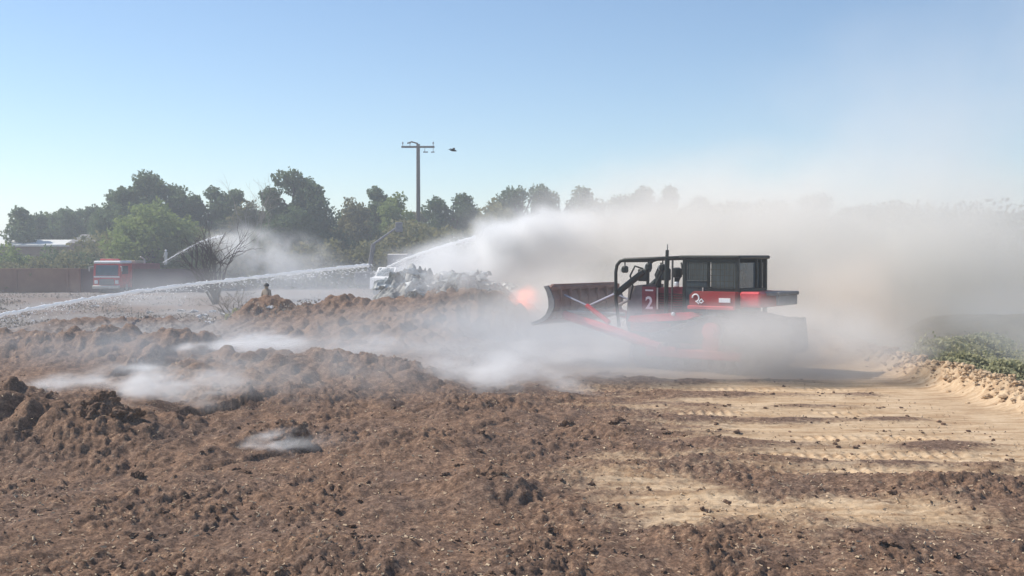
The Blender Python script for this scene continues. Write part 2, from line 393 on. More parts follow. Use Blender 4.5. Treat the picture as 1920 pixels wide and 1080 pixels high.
ground = np_mesh('ground', V, Fq, mg)
tag(ground, 'brown mulch heaps and pale sandy track', 'ground', kind='structure')
sand = sandness(X, Y); wm = wind_mask(X, Y)
soil_s = np.clip(np.maximum(sand * (1 - 1.15 * np.clip(wm * 1.3, 0, 1)), sst(9.6, 10.2, X) * (Y > 15)), 0, 1)
nz = fbm(X, Y, 5, 3, 101)
grey = sst(31, 36, Y + 4 * nz - 0.0 * X) * (1 - sst(0.25, 0.6, H)) * (1 - sst(2, 6, X))
grey = np.maximum(grey, sst(52, 60, Y + 4 * nz)) * np.clip(0.75 + 0.8 * fbm(X, Y, 9, 3, 181), 0.25, 1)
green = sst(11.5, 12.3, X + 0.4 * nz) * (1 - sst(45, 60, Y)) * sst(0, 1, 1 + nz)
col = np.stack([soil_s, grey, green, np.ones_like(grey)], -1).astype(np.float32)
ca = ground.data.color_attributes.new('soil', 'FLOAT_COLOR', 'POINT'); ca.data.foreach_set('color', col.ravel())

def hz(x, y): return float(height(np.array([float(x)]), np.array([float(y)]))[0])

# ------------------------------------------------------------------ clods and chips (uncountable)
import bmesh
def ico(sub):
    bm = bmesh.new(); bmesh.ops.create_icosphere(bm, subdivisions=sub, radius=1)
    v = np.array([q.co[:] for q in bm.verts]); f = np.array([[q.index for q in p.verts] for p in bm.faces]); bm.free(); return v, f
IV, IF = ico(2)
def scatter(name, xs, ys, rs, m, squash=0.7, sink=0.35, seed=0):
    n = len(xs); r_ = np.random.default_rng(seed)
    zs = height(xs, ys)
    dirs = IV[None] * np.ones((n, 1, 1))
    off = r_.random((n, 3)) * 50
    d = np.zeros((n, len(IV)))
    for k in range(4):
        ph = r_.normal(size=(n, 3)) * (2.0 + 2.2 * k); d += np.sin(np.einsum('vj,nj->nv', IV, ph) + off[:, :1] * (k + 1)) * (0.30 / (k + 1) ** 0.6)
    vs = dirs * (1 + d[..., None]) * rs[:, None, None] * np.stack([1 + 0.5 * r_.random(n), 0.8 + 0.4 * r_.random(n), squash * (0.7 + 0.6 * r_.random(n))], -1)[:, None]
    a = r_.random(n) * 6.28; ca_, sa = np.cos(a)[:, None], np.sin(a)[:, None]
    x_ = vs[..., 0] * ca_ - vs[..., 1] * sa; y_ = vs[..., 0] * sa + vs[..., 1] * ca_
    vs = np.stack([x_ + xs[:, None], y_ + ys[:, None], vs[..., 2] + (zs + rs * (squash - sink))[:, None]], -1)
    fs = (IF[None] + (np.arange(n) * len(IV))[:, None, None]).reshape(-1, 3)
    return np_mesh(name, vs.reshape(-1, 3), fs, m, smooth=False, k=3)

def cand(n, y0, y1, seed):
    r_ = np.random.default_rng(seed)
    y = y0 * (y1 / y0) ** r_.random(n); x = (r_.random(n) * 2 - 1) * (0.52 * y + 1)
    return x, y, r_
x, y, r_ = cand(16000, 9.5, 34, 5)
sn = sandness(x, y); dn = fbm(x, y, 1.3, 3, 111)
keep = (r_.random(len(x)) < np.clip((1 - sn) * 0.75 + 0.06 + dn * 0.5, 0, 1)) & (x < 9.6) & ~((x > 3) & (y > 19) & (r_.random(len(x)) < 0.85))
x, y = x[keep][:1300], y[keep][:1300]
r = 0.008 + 0.03 * r_.random(len(x)) ** 4 + 0.0004 * y
big = r_.random(len(x)) < 0.004; r = np.where(big, 0.06 + 0.07 * r_.random(len(x)), r)
tag(scatter('mulch_clods', x, y, r, mg, seed=6), 'dark clods of mulch strewn over the heaps', kind='stuff')
# clods on the berm
n = 5200; yb = 12 * (48 / 12) ** r_.random(n); xb = 10.95 + r_.normal(size=n) * 0.27
tag(scatter('berm_clods', xb, yb, 0.012 + 0.06 * r_.random(n) ** 2.6, mg, seed=8, sink=0.2), 'pale sandy clods piled along the berm beside the track', kind='stuff')
bc = bpy.data.objects['berm_clods']; ca2 = bc.data.color_attributes.new('soil', 'FLOAT_COLOR', 'POINT'); ca2.data.foreach_set('color', np.tile(np.array([1, 0, 0, 1], np.float32), len(bc.data.vertices)))
# dark clods at the foot of windrows
xs_, ys_ = [], []
for wy, x0, x1, h_, wd in WIND:
    k = int((x1 - x0) * 7); xs_.append(x0 + (x1 - x0) * r_.random(k)); ys_.append(wy + r_.normal(size=k) * wd * 0.8)
xw, yw = np.concatenate(xs_), np.concatenate(ys_)
tag(scatter('windrow_clods', xw, yw, 0.010 + 0.030 * r_.random(len(xw)) ** 3, mg, seed=9), 'brown clods left in rows across the sandy track', kind='stuff')
# chips: thin slivers
x, y, r_ = cand(26000, 9.5, 26, 15)
keep = (x < 9) & (r_.random(len(x)) < 0.65); x, y = x[keep][:6500], y[keep][:6500]
n = len(x); z = height(x, y); L = 0.008 + 0.024 * r_.random(n) ** 2; a = r_.random(n) * 6.28; tl = (r_.random(n) - 0.3) * 0.9; wd = 0.004 + 0.008 * r_.random(n)
dx, dy, dz = np.cos(a) * np.cos(tl) * L, np.sin(a) * np.cos(tl) * L, np.sin(tl) * L
c = np.stack([x, y, z + 0.012 + np.abs(dz) * 0.5], -1); dv = np.stack([dx, dy, dz], -1); wv = np.stack([-np.sin(a) * wd, np.cos(a) * wd, wd * 0.6], -1)
uv = np.stack([np.zeros(n), np.zeros(n), wd * 0.9], -1)
vs = np.stack([c - dv - wv, c + dv - wv, c + dv + wv, c - dv + wv, c - dv + uv, c + dv + uv], 1)
fb = np.array([[0, 1, 5, 4], [3, 4, 5, 2], [0, 3, 2, 1]])
fs = (fb[None] + (np.arange(n) * 6)[:, None, None]).reshape(-1, 4)
tag(np_mesh('wood_chips', vs.reshape(-1, 3), fs, M['chips'], smooth=False), 'pale wood chips and straw scattered over the mulch', kind='stuff')

# ------------------------------------------------------------------ boulders of mulch that stand out
def lump(u, v, d, r, label, mt='clod', sq=1.0, seed=0):
    p = P(u, v, d); r_ = np.random.default_rng(seed + 400)
    vv, ff = ico(4)
    dsp = np.zeros(len(vv))
    for k in range(30):
        a = r_.normal(size=3) * (1.4 + 0.6 * k); dsp += np.sin(vv @ a + r_.random() * 9) * 0.24 / (1 + 0.28 * k)
    vv = vv * (1 + dsp[:, None]) * np.array([1.1, 0.9, sq]) * r
    zz = hz(p.x, p.y)
    o = np_mesh('mulch_lump', vv, ff, mg, smooth=False, k=3)
    o.location = (p.x, p.y, max(p.z, zz) - 0.3 * r)
    return tag(o, label, 'mulch lump', 'big lumps of mulch')
lump(188, 752, 17.7, 0.21, 'largest reddish mulch lump on the crest of the near left heap', seed=1, sq=0.8)
lump(240, 785, 17.5, 0.20, 'mulch lump just right of the largest one on the near left heap', seed=2, sq=0.7)
lump(165, 800, 17.3, 0.15, 'dark mulch lump on the heap face under the reddish one', seed=3)
lump(258, 906, 15.3, 0.11, 'small pointed dark lump at the foot of the near left heap', seed=4, sq=1.3)
lump(905, 925, 14.2, 0.20, 'dark lump in the middle of the foreground', seed=5, sq=0.6)
lump(845, 905, 14.8, 0.14, 'lump at the upper left end of the dark foreground mound', seed=6, sq=0.7)
lump(1063, 800, 19.9, 0.15, 'dark lump at the right foot of the central heap', seed=7)
lump(1160, 798, 19.8, 0.14, 'low lump to the right of the central heap foot', seed=8, sq=0.6)
lump(548, 825, 17.4, 0.20, 'lump above the small white smoke vent', seed=9)
lump(680, 1035, 11.6, 0.10, 'dark lump near the bottom edge left of centre', seed=10, sq=0.8)

# ------------------------------------------------------------------ bulldozer
PHI = R(180 - 37.8)                                  # local +X is forward
dz0 = Vector((5.71, 30.3, hz(5.71, 30.3) + 0.02))
D = empty('bulldozer', dz0, PHI, label='red bulldozer with raised blade and dark caged cab in the smoke', cat='bulldozer')
# tracks, high-drive
def track_path():
    ci = [(-1.55, 0.42, 0.38), (1.62, 0.42, 0.38), (-0.55, 1.12, 0.42)]   # rear idler, front idler, sprocket
    import itertools
    pts = []
    def arc(c, a0, a1, n=10):
        for i in range(n + 1):
            a = a0 + (a1 - a0) * i / n; pts.append((c[0] + c[2] * math.cos(a), c[1] + c[2] * math.sin(a)))
    r_i, f_i, sp = ci
    # tangent angle helper (external, same side)
    def tang(a, b_):
        dx, dy = b_[0] - a[0], b_[1] - a[1]; L = math.hypot(dx, dy); th = math.atan2(dy, dx)
        return th + math.pi / 2 - math.asin((b_[2] - a[2]) / L) * -1 if False else th + math.acos((a[2] - b_[2]) / L)
    # go counter-clockwise when seen with x right: bottom from front to rear is reversed, so clockwise: rear->sprocket->front->bottom
    t1 = tang(r_i, sp); t2 = tang(sp, f_i)
    arc(r_i, 3 * math.pi / 2, t1, 9); arc(sp, t1, t2, 9); arc(f_i, t2, -math.pi / 2, 9)
    return pts
def resample(pts, step):
    pts = pts + [pts[0]]; out = []; acc = 0; L = sum(math.dist(a, b_) for a, b_ in zip(pts, pts[1:])); n = int(L / step); st = L / n; nxt = 0
    for a, b_ in zip(pts, pts[1:]):
        d = math.dist(a, b_)
        while nxt <= acc + d and len(out) < n:
            t_ = (nxt - acc) / max(d, 1e-9); out.append((a[0] + (b_[0] - a[0]) * t_, a[1] + (b_[1] - a[1]) * t_, math.atan2(b_[1] - a[1], b_[0] - a[0]))); nxt += st
        acc += d
    return out
def make_track(sy):
    y0 = sy * 1.0
    tb = MB()
    for x_, z_, a in resample(track_path(), 0.19):
        tb.box((x_, y0, z_), (0.175, 0.56, 0.03), ry=-a, bev=0.005)
        nx_, nz_ = -math.sin(a), math.cos(a)
        sg = 1 if (nx_ * (x_ - 0) + nz_ * (z_ - 0.7)) > 0 else -1
        tb.box((x_ + sg * nx_ * 0.04, y0, z_ + sg * nz_ * 0.04), (0.025, 0.56, 0.055), ry=-a, bev=0.004)
        tb.box((x_ - sg * nx_ * 0.05, y0, z_ - sg * nz_ * 0.05), (0.15, 0.16, 0.07), ry=-a, bev=0.004)
    tk = tb.build('track', M['steel'], D)
    fr = MB().box((0.05, y0, 0.46), (3.0, 0.30, 0.26), bev=0.04).box((-0.5, y0, 0.72), (0.5, 0.24, 0.4), bev=0.03)
    fr.box((0.9, y0 + sy * 0.16, 0.56), (0.7, 0.05, 0.16), bev=0.01)
    fr.build('track_frame', M['red'], tk)
    for cx, cz, rr_ in ((-1.55, 0.42, 0.33), (1.62, 0.42, 0.33)):
        m_ = MB().cyl((cx, y0 - 0.12, cz), (cx, y0 + 0.12, cz), rr_, 28).cyl((cx, y0 - 0.2, cz), (cx, y0 + 0.2, cz), 0.12, 16)
        m_.build('idler_wheel', M['steel'], tk)
    sp = MB()
    sp.cyl((-0.55, y0 - 0.05, 1.12), (-0.55, y0 + 0.05, 1.12), 0.33, 28)
    for k in range(14):
        a = k * 2 * math.pi / 14
        sp.box((-0.55 + 0.35 * math.cos(a), y0, 1.12 + 0.35 * math.sin(a)), (0.09, 0.08, 0.07), ry=-a, bev=0.01)
    spo = sp.build('sprocket', M['steel'], tk)
    hb = MB().cyl((-0.55, y0, 1.12), (-0.55, y0 + sy * 0.24, 1.12), 0.24, 24).cyl((-0.55, y0 + sy * 0.24, 1.12), (-0.55, y0 + sy * 0.30, 1.12), 0.15, 20)
    hb.build('hub', M['red'], tk)
    ro = MB()
    for k in range(7):
        cx = -1.1 + k * 0.37; ro.cyl((cx, y0 - 0.16, 0.22), (cx, y0 + 0.16, 0.22), 0.11, 14)
    ro.build('rollers', M['steel'], tk)
make_track(1); make_track(-1)
# hull
MB().prism([(-1.9, 0.7), (-1.9, 1.5), (-1.2, 1.62), (2.2, 1.5), (2.45, 1.1), (2.3, 0.7)], -0.62, 0.62).build('chassis', M['dark'], D)
for sy in (1, -1):
    fd = MB().prism([(-0.1, 1.50), (0.15, 1.62), (1.95, 1.46), (2.05, 1.30), (1.7, 1.28), (0.2, 1.40)], sy * 0.66, sy * 1.28)
    fd.build('fender', M['red'], D)
    MB().prism([(1.0, 0.95), (1.0, 1.25), (2.3, 1.28), (2.3, 0.98)], sy * 0.63, sy * 0.70).build('side_plate', M['red_worn'], D)
# hood
hd = MB()
hd.prism([(0.45, 1.52), (0.45, 2.30), (1.9, 2.24), (1.95, 1.52)], -0.50, 0.50)
hood = hd.build('hood', M['maroon'], D)
lv = MB()
for k in range(7): lv.box((1.15, 0.51, 1.66 + k * 0.07), (0.9, 0.025, 0.025), bev=0.004)
lv.build('louvre', M['dark'], hood)
MB().prism([(1.95, 1.0), (1.95, 2.34), (2.42, 2.28), (2.5, 1.15), (2.42, 0.98)], -0.62, 0.62).build('radiator_guard', M['grey'], D)
npn = MB().box((1.72, 0.62, 1.86), (0.46, 0.05, 0.86), bev=0.01).build('number_panel', M['maroon'], D)
MB().box((1.42, 0.66, 1.95), (0.05, 0.03, 0.62), bev=0.006).build('grab_rail', M['edge'], D)
def text(s, loc, size, m, parent, rot):
    cu = bpy.data.curves.new('lettering', 'FONT'); cu.body = s; cu.size = size; cu.extrude = 0.004; cu.align_x = 'CENTER'; cu.align_y = 'CENTER'; cu.offset = 0.012
    cu.materials.append(m); tmp = bpy.data.objects.new('tmp', cu); C.objects.link(tmp)
    me = bpy.data.meshes.new_from_object(tmp.evaluated_get(bpy.context.evaluated_depsgraph_get())); bpy.data.objects.remove(tmp)
    o = bpy.data.objects.new('lettering', me); C.objects.link(o); o.parent = parent; o.location = loc; o.rotation_euler = rot; return o
tx = text('2', (1.70, 0.655, 1.80), 0.50, M['white'], npn, (math.pi / 2, 0, math.pi))
MB().box((1.70, 0.65, 2.18), (0.26, 0.012, 0.045), bev=0.003).build('stripe', M['white'], npn)
# side tank with emblem and lettering
tk = MB().prism([(-1.25, 1.74), (-1.25, 2.2), (0.0, 2.2), (0.12, 2.1), (0.12, 1.74)], 0.62, 1.16).build('fuel_tank', M['red_worn'], D)
MB().box((-0.55, 1.19, 1.76), (1.4, 0.10, 0.10), bev=0.02).build('step_ledge', M['red'], tk)
em = MB(); ring = [(-0.08 + 0.10 * math.cos(a), 1.175, 2.02 + 0.10 * math.sin(a)) for a in [k * math.pi / 12 for k in range(19)]]
em.tube(ring, 0.02, 6); em.tube([(-0.20, 1.175, 1.94), (-0.26, 1.175, 1.99), (-0.32, 1.175, 1.93), (-0.25, 1.175, 1.88), (-0.18, 1.175, 1.92)], 0.02, 6)
em.tube([(-0.10, 1.175, 1.93), (-0.18, 1.175, 1.86)], 0.02, 6)
em.build('emblem', M['white'], tk)
pl = MB().box((-0.95, 1.17, 1.97), (0.34, 0.02, 0.12), bev=0.004)
pl.build('badge', M['white'], tk)
tk2 = MB().prism([(-1.25, 1.74), (-1.25, 2.2), (0.0, 2.2), (0.12, 2.1), (0.12, 1.74)], -1.16, -0.62).build('toolbox', M['red_worn'], D)
MB().box((-1.62, 0.2, 2.0), (0.6, 1.7, 0.42), bev=0.05).build('rear_tank', M['red'], D)
rp = MB().box((-2.05, 0.0, 2.16), (0.5, 1.3, 0.10), bev=0.02).box((-2.22, 0, 1.98), (0.10, 1.2, 0.28), bev=0.02)
rp.build('rear_platform', M['grey'], D)
wn = MB().box((-2.1, 0, 1.1), (0.6, 1.0, 0.8), bev=0.06).cyl((-2.3, -0.45, 1.15), (-2.3, 0.45, 1.15), 0.3, 20).box((-2.45, 0, 0.7), (0.25, 1.2, 0.3), bev=0.03)
wn.build('winch', M['dark'], D)
for sy in (1, -1):
    MB().prism([(-1.9, 1.4), (-1.9, 0.9), (-2.4, 0.5), (-2.6, 0.7), (-2.5, 1.5)], sy * 0.5, sy * 0.62).build('ripper_arm', M['dark'], D)
# cab
cabp = MB()
cabp.box((-0.42, 0, 1.88), (1.55, 1.24, 0.62), bev=0.03)
cab = cabp.build('cab', M['cabgrey'], D)
fr = MB()
XF, XR, YW, ZT = 0.42, -1.18, 0.88, 3.14
for sx in (XF, XR):
    for sy in (-1, 1): fr.box((sx, sy * YW, 2.36), (0.10, 0.10, 1.56), bev=0.01)
for sx in (-0.32, ):
    for sy in (-1, 1): fr.box((sx, sy * YW, 2.5), (0.09, 0.06, 1.3), bev=0.01)
for sx in (-0.66, -0.92):
    fr.box((XR - 0.0, sx + 0.35, 2.55), (0.07, 0.06, 1.1), bev=0.01)
for sy in (-1, 1):
    fr.box(((XF + XR) / 2, sy * YW, 2.24), (1.56, 0.07, 0.09), bev=0.01); fr.box(((XF + XR) / 2, sy * YW, 3.04), (1.56, 0.07, 0.10), bev=0.01)
fr.box((XF, 0, 2.24), (0.07, 1.7, 0.08), bev=0.01); fr.box((XR, 0, 2.24), (0.07, 1.7, 0.08), bev=0.01)
fr.build('cab_frame', M['dark'], cab)
MB().box((-0.36, 0, ZT), (1.86, 1.98, 0.10), bev=0.03).build('roof', M['dark'], cab)
for (x0, x1) in ((-1.12, -0.38), (-0.26, 0.36)):
    for sy in (-1, 1):
        MB().box(((x0 + x1) / 2, sy * (YW - 0.03), 2.64), (x1 - x0, 0.012, 0.70), bev=0.002).build('window', M['glass'], cab)
MB().box((XR + 0.03, 0.15, 2.64), (0.012, 1.3, 0.70), bev=0.002).build('window', M['glass'], cab)
# mesh screens
sc = MB()
for k in range(12): sc.box((-1.08 + k * 0.13, YW + 0.035, 2.64), (0.014, 0.014, 0.76), bev=0.002)
for k in range(5): sc.box((-0.37, YW + 0.05, 2.32 + k * 0.16), (1.46, 0.012, 0.014), bev=0.002)
sc.build('window_screen', M['dark'], cab)
dr = MB().box((0.05, YW + 0.02, 2.05), (0.66, 0.04, 0.9), bev=0.01).build('door', M['cabgrey'], cab)
MB().box((-0.18, YW + 0.06, 2.22), (0.04, 0.05, 0.16), bev=0.01).build('handle', M['edge'], dr)
# sweeps from roof over the hood
for sy in (1, -1):
    pts = [(0.5, sy * 0.93, 3.13), (1.4, sy * 0.93, 3.10), (2.35, sy * 0.92, 3.07), (2.52, sy * 0.92, 3.02), (2.63, sy * 0.92, 2.90), (2.67, sy * 0.92, 2.7), (2.67, sy * 0.90, 1.9), (2.60, sy * 0.84, 1.1)]
    MB().tube(pts, 0.05, 10).build('sweep_bar', M['dark'], D, smooth=True)
    MB().tube([(0.95, sy * 0.93, 3.10), (0.98, sy * 0.93, 2.3), (1.0, sy * 0.9, 1.55)], [0.07, 0.065, 0.06], 10).build('canopy_post', M['dark'], D)
    MB().tube([(0.78, sy * 0.93, 3.08), (0.80, sy * 0.93, 1.55)], 0.028, 8).build('grab_bar', M['steel'], D)
MB().tube([(2.5, -0.92, 3.03), (2.5, 0.92, 3.03)], 0.045, 8).tube([(1.6, -0.92, 3.09), (1.6, 0.92, 3.09)], 0.04, 8).build('cross_bar', M['dark'], D)
# work lamps on the bars
def lamp(x_, y_, z_, rz=0):
    o = MB().box((x_, y_, z_), (0.16, 0.2, 0.2), bev=0.04).tube([(x_, y_, z_ + 0.1), (x_, y_, z_ + 0.24)], 0.02, 6).build('work_lamp', M['dark'], D)
    MB().cyl((x_ + 0.08, y_, z_), (x_ + 0.095, y_, z_), 0.08, 14).build('lens', M['lamp'], o)
lamp(2.48, 0.72, 2.78); lamp(1.75, 0.6, 2.86); lamp(1.2, 0.75, 2.84); lamp(2.48, -0.6, 2.78)
# hoses, lift rams, exhaust and air cleaner
MB().tube([(1.62, 0.26, 2.25), (1.62, 0.26, 2.62), (1.55, 0.26, 2.74), (1.40, 0.26, 2.80)], [0.085, 0.085, 0.08, 0.08], 12).build('exhaust_stack', M['dark'], D)
MB().tube([(1.05, 0.2, 2.25), (1.05, 0.2, 2.55), (1.05, 0.2, 2.56), (1.05, 0.2, 2.80), (1.05, 0.2, 2.84)], [0.07, 0.07, 0.15, 0.15, 0.08], 16).build('air_cleaner', M['dark'], D)
for sy in (1, -1):
    rm = MB().tube([(1.85, sy * 0.70, 2.72), (2.75, sy * 0.80, 2.05)], 0.095, 12).box((1.9, sy * 0.66, 2.62), (0.3, 0.14, 0.36), bev=0.03).build('lift_ram', M['dark'], D)
    MB().tube([(2.72, sy * 0.80, 2.07), (4.15, sy * 0.95, 1.45)], 0.045, 10).build('rod', M['chrome'], rm)
    MB().tube([(1.9, sy * 0.66, 2.8), (2.15, sy * 0.70, 2.88), (2.3, sy * 0.72, 2.6), (2.2, sy * 0.74, 2.3), (2.3, sy * 0.74, 1.9)], 0.028, 7).build('hose', M['dark'], D, smooth=True)
    MB().tube([(1.35, sy * 0.6, 2.98), (1.3, sy * 0.62, 2.7), (1.42, sy * 0.62, 2.5), (1.5, sy * 0.6, 2.3)], 0.03, 7).build('hose', M['dark'], D, smooth=True)
MB().tube([(0.98, 0.9, 3.1), (0.97, 0.9, 3.34)], 0.05, 8).tube([(0.98, 0.9, 3.1), (0.96, 0.9, 3.5)], 0.012, 5).build('antenna', M['dark'], D)
MB().box((0.62, 1.0, 2.38), (0.12, 0.16, 0.14), bev=0.03).build('mirror', M['lamp'], D)
MB().box((0.55, 1.3, 1.56), (0.12, 0.10, 0.10), bev=0.03).build('fender_lamp', M['lamp'], D)
# blade and push arms
def bprof(off=0.0):
    pts = [(4.52, 2.28), (4.42, 2.12), (4.35, 1.90), (4.34, 1.66), (4.44, 1.45), (4.64, 1.30), (5.02, 1.17)]
    return pts
BW = 1.88
bf = bprof(); bb = [(x_ - 0.09 - 0.03 * (i in (2, 3)), z_ + (0.02 if i == 0 else 0) - (0.03 if i > 4 else 0)) for i, (x_, z_) in enumerate(bf)]
bl = MB(); poly = bf + bb[::-1]
bl.prism(poly, -BW, BW)
blade = bl.build('blade', M['blade'], D)
for sy in (1, -1):
    MB().prism([(x_ + 0.03, z_) for x_, z_ in bf] + [(x_ - 0.05, z_ - 0.01) for x_, z_ in bb[::-1]], sy * (BW + 0.003), sy * (BW + 0.05)).build('end_plate', M['grey'], blade)
rb = MB()
rb.box((4.36, 0, 2.22), (0.16, 2 * BW, 0.14), bev=0.02).box((4.25, 0, 1.42), (0.22, 2 * BW - 0.1, 0.22), bev=0.03)
for k in range(7): rb.box((4.25, -1.5 + k * 0.5, 1.85), (0.12, 0.05, 0.7), bev=0.01)
rb.build('back_rib', M['blade'], blade)
MB().box((4.80, 0, 1.215), (0.46, 2 * BW + 0.02, 0.035), ry=R(27), bev=0.01).build('cutting_edge', M['edge'], blade)
MB().box((4.38, 0, 2.31), (0.10, 2 * BW - 0.3, 0.06), bev=0.01).build('top_rail', M['blade'], blade)
for sy in (1, -1):
    MB().tube([(0.9, sy * 1.42, 0.62), (2.4, sy * 1.42, 1.0), (4.18, sy * 1.40, 1.42)], [0.13, 0.14, 0.13], 8).build('push_arm', M['red'], D)
    ar = MB().tube([(2.6, sy * 1.38, 1.25), (3.4, sy * 1.35, 1.72)], 0.07, 10).build('tilt_ram', M['red'], D)
    MB().tube([(3.4, sy * 1.35, 1.72), (4.2, sy * 1.34, 2.0)], 0.035, 8).build('rod', M['chrome'], ar)
MB().tube([(2.6, 0.5, 1.45), (4.2, 1.2, 1.5)], 0.05, 8).build('brace', M['edge'], D)

# ------------------------------------------------------------------ trees
def make_leaf(pts, size, r_, name, m, parent):
    n = len(pts)
    a = r_.normal(size=(n, 3)); a /= np.linalg.norm(a, axis=1)[:, None]
    b_ = r_.normal(size=(n, 3)); b_ -= a * (a * b_).sum(1)[:, None]; b_ /= np.linalg.norm(b_, axis=1)[:, None]
    s = size * (0.5 + r_.random(n))[:, None]
    vs = np.stack([pts - a * s, pts - b_ * s * 0.55, pts + a * s, pts + b_ * s * 0.55], 1).reshape(-1, 3)
    fs = np.arange(n * 4).reshape(-1, 4)
    o = np_mesh(name, vs, fs, m, smooth=False); o.parent = parent; return o
def tree(name, u, vtop, halfw, d, kind, label, vbase=None, seed=0, dens=1.0, group='trees beyond the field', leaders=None):
    r_ = np.random.default_rng(seed + 1000)
    top = P(u, vtop, d); base = hz(top.x, d) if d < 62 else 0.0
    Ht = top.z - base; W = halfw * d / F
    root = empty(name, (top.x, d, base - 0.05), label=label, cat='tree', group=group)
    tr = MB(); tr.tube([(0, 0, 0), (0.1, 0, Ht * 0.35), (-0.05, 0.1, Ht * 0.7), (0, 0, Ht * 0.9)], [0.028 * Ht, 0.02 * Ht, 0.012 * Ht, 0.004 * Ht], 8)
    blobs = []
    L = leaders or [(0, 1.0)]
    if kind == 'pine':
        for (lx, lh) in L:
            nb = int(12 * dens)
            for k in range(nb):
                f_ = 0.22 + 0.74 * (k + r_.random() * 0.6) / nb
                wr = W * (1 - 0.70 * f_ ** 1.8) * (0.72 if len(L) > 1 else 0.95)
                a = r_.random() * 6.28; rad = wr * math.sqrt(r_.random())
                blobs.append((lx * W + rad * math.cos(a), rad * math.sin(a), Ht * lh * f_, wr * 0.46 + 0.45, 0.36 * wr + 0.5))
            blobs.append((lx * W, 0, Ht * lh * 0.93, 0.16 * W + 0.35, 0.06 * Ht + 0.2))
    else:
        nb = int(20 * dens)
        for k in range(nb):
            a = r_.random() * 6.28; q = math.sqrt(r_.random()); f_ = r_.random()
            zc = Ht * (0.12 + 0.76 * f_); wr = W * math.sqrt(max(0.05, 1 - abs(f_ * 2 - 0.75) ** 2.4 * 0.55))
            blobs.append((wr * 0.75 * q * math.cos(a), wr * 0.75 * q * math.sin(a), zc, W * 0.24 + 0.4 * r_.random(), W * 0.22 + 0.3))
        for (lx, lh) in L: blobs.append((lx * W, 0, Ht * lh * 0.90, 0.22 * W, 0.1 * Ht))
    pts = []
    for i, (x_, y_, z_, rx_, rz_) in enumerate(blobs):
        n = int(110 + 520 * min(2.2, rx_ * rx_ * 0.45))
        q = r_.normal(size=(n, 3)); q /= np.linalg.norm(q, axis=1)[:, None]; q *= (0.35 + 0.65 * r_.random(n) ** 0.5)[:, None] * (1 + 0.25 * np.sin(q @ np.array([5., 3, 4]) + i))[:, None]
        p = q * np.array([rx_, rx_, rz_]) + np.array([x_, y_, z_]); pts.append(p)
        if i % 2 == 0:
            z0 = max(Ht * 0.12, z_ - rx_ * 0.8)
            tr.tube([(0, 0, z0 * 0.8), (x_ * 0.5, y_ * 0.5, (z0 + z_) / 2), (x_, y_, z_)], [0.009 * Ht, 0.006 * Ht, 0.002 * Ht], 5)
    pts = np.concatenate(pts); pts = pts[pts[:, 2] > 0.1]
    tr.build('trunk', M['bark'], root)
    make_leaf(pts, 0.175, r_, 'crown', M[{'pine': 'leafA', 'broad': 'leafB', 'olive': 'leafC'}[kind]], root)
    return root
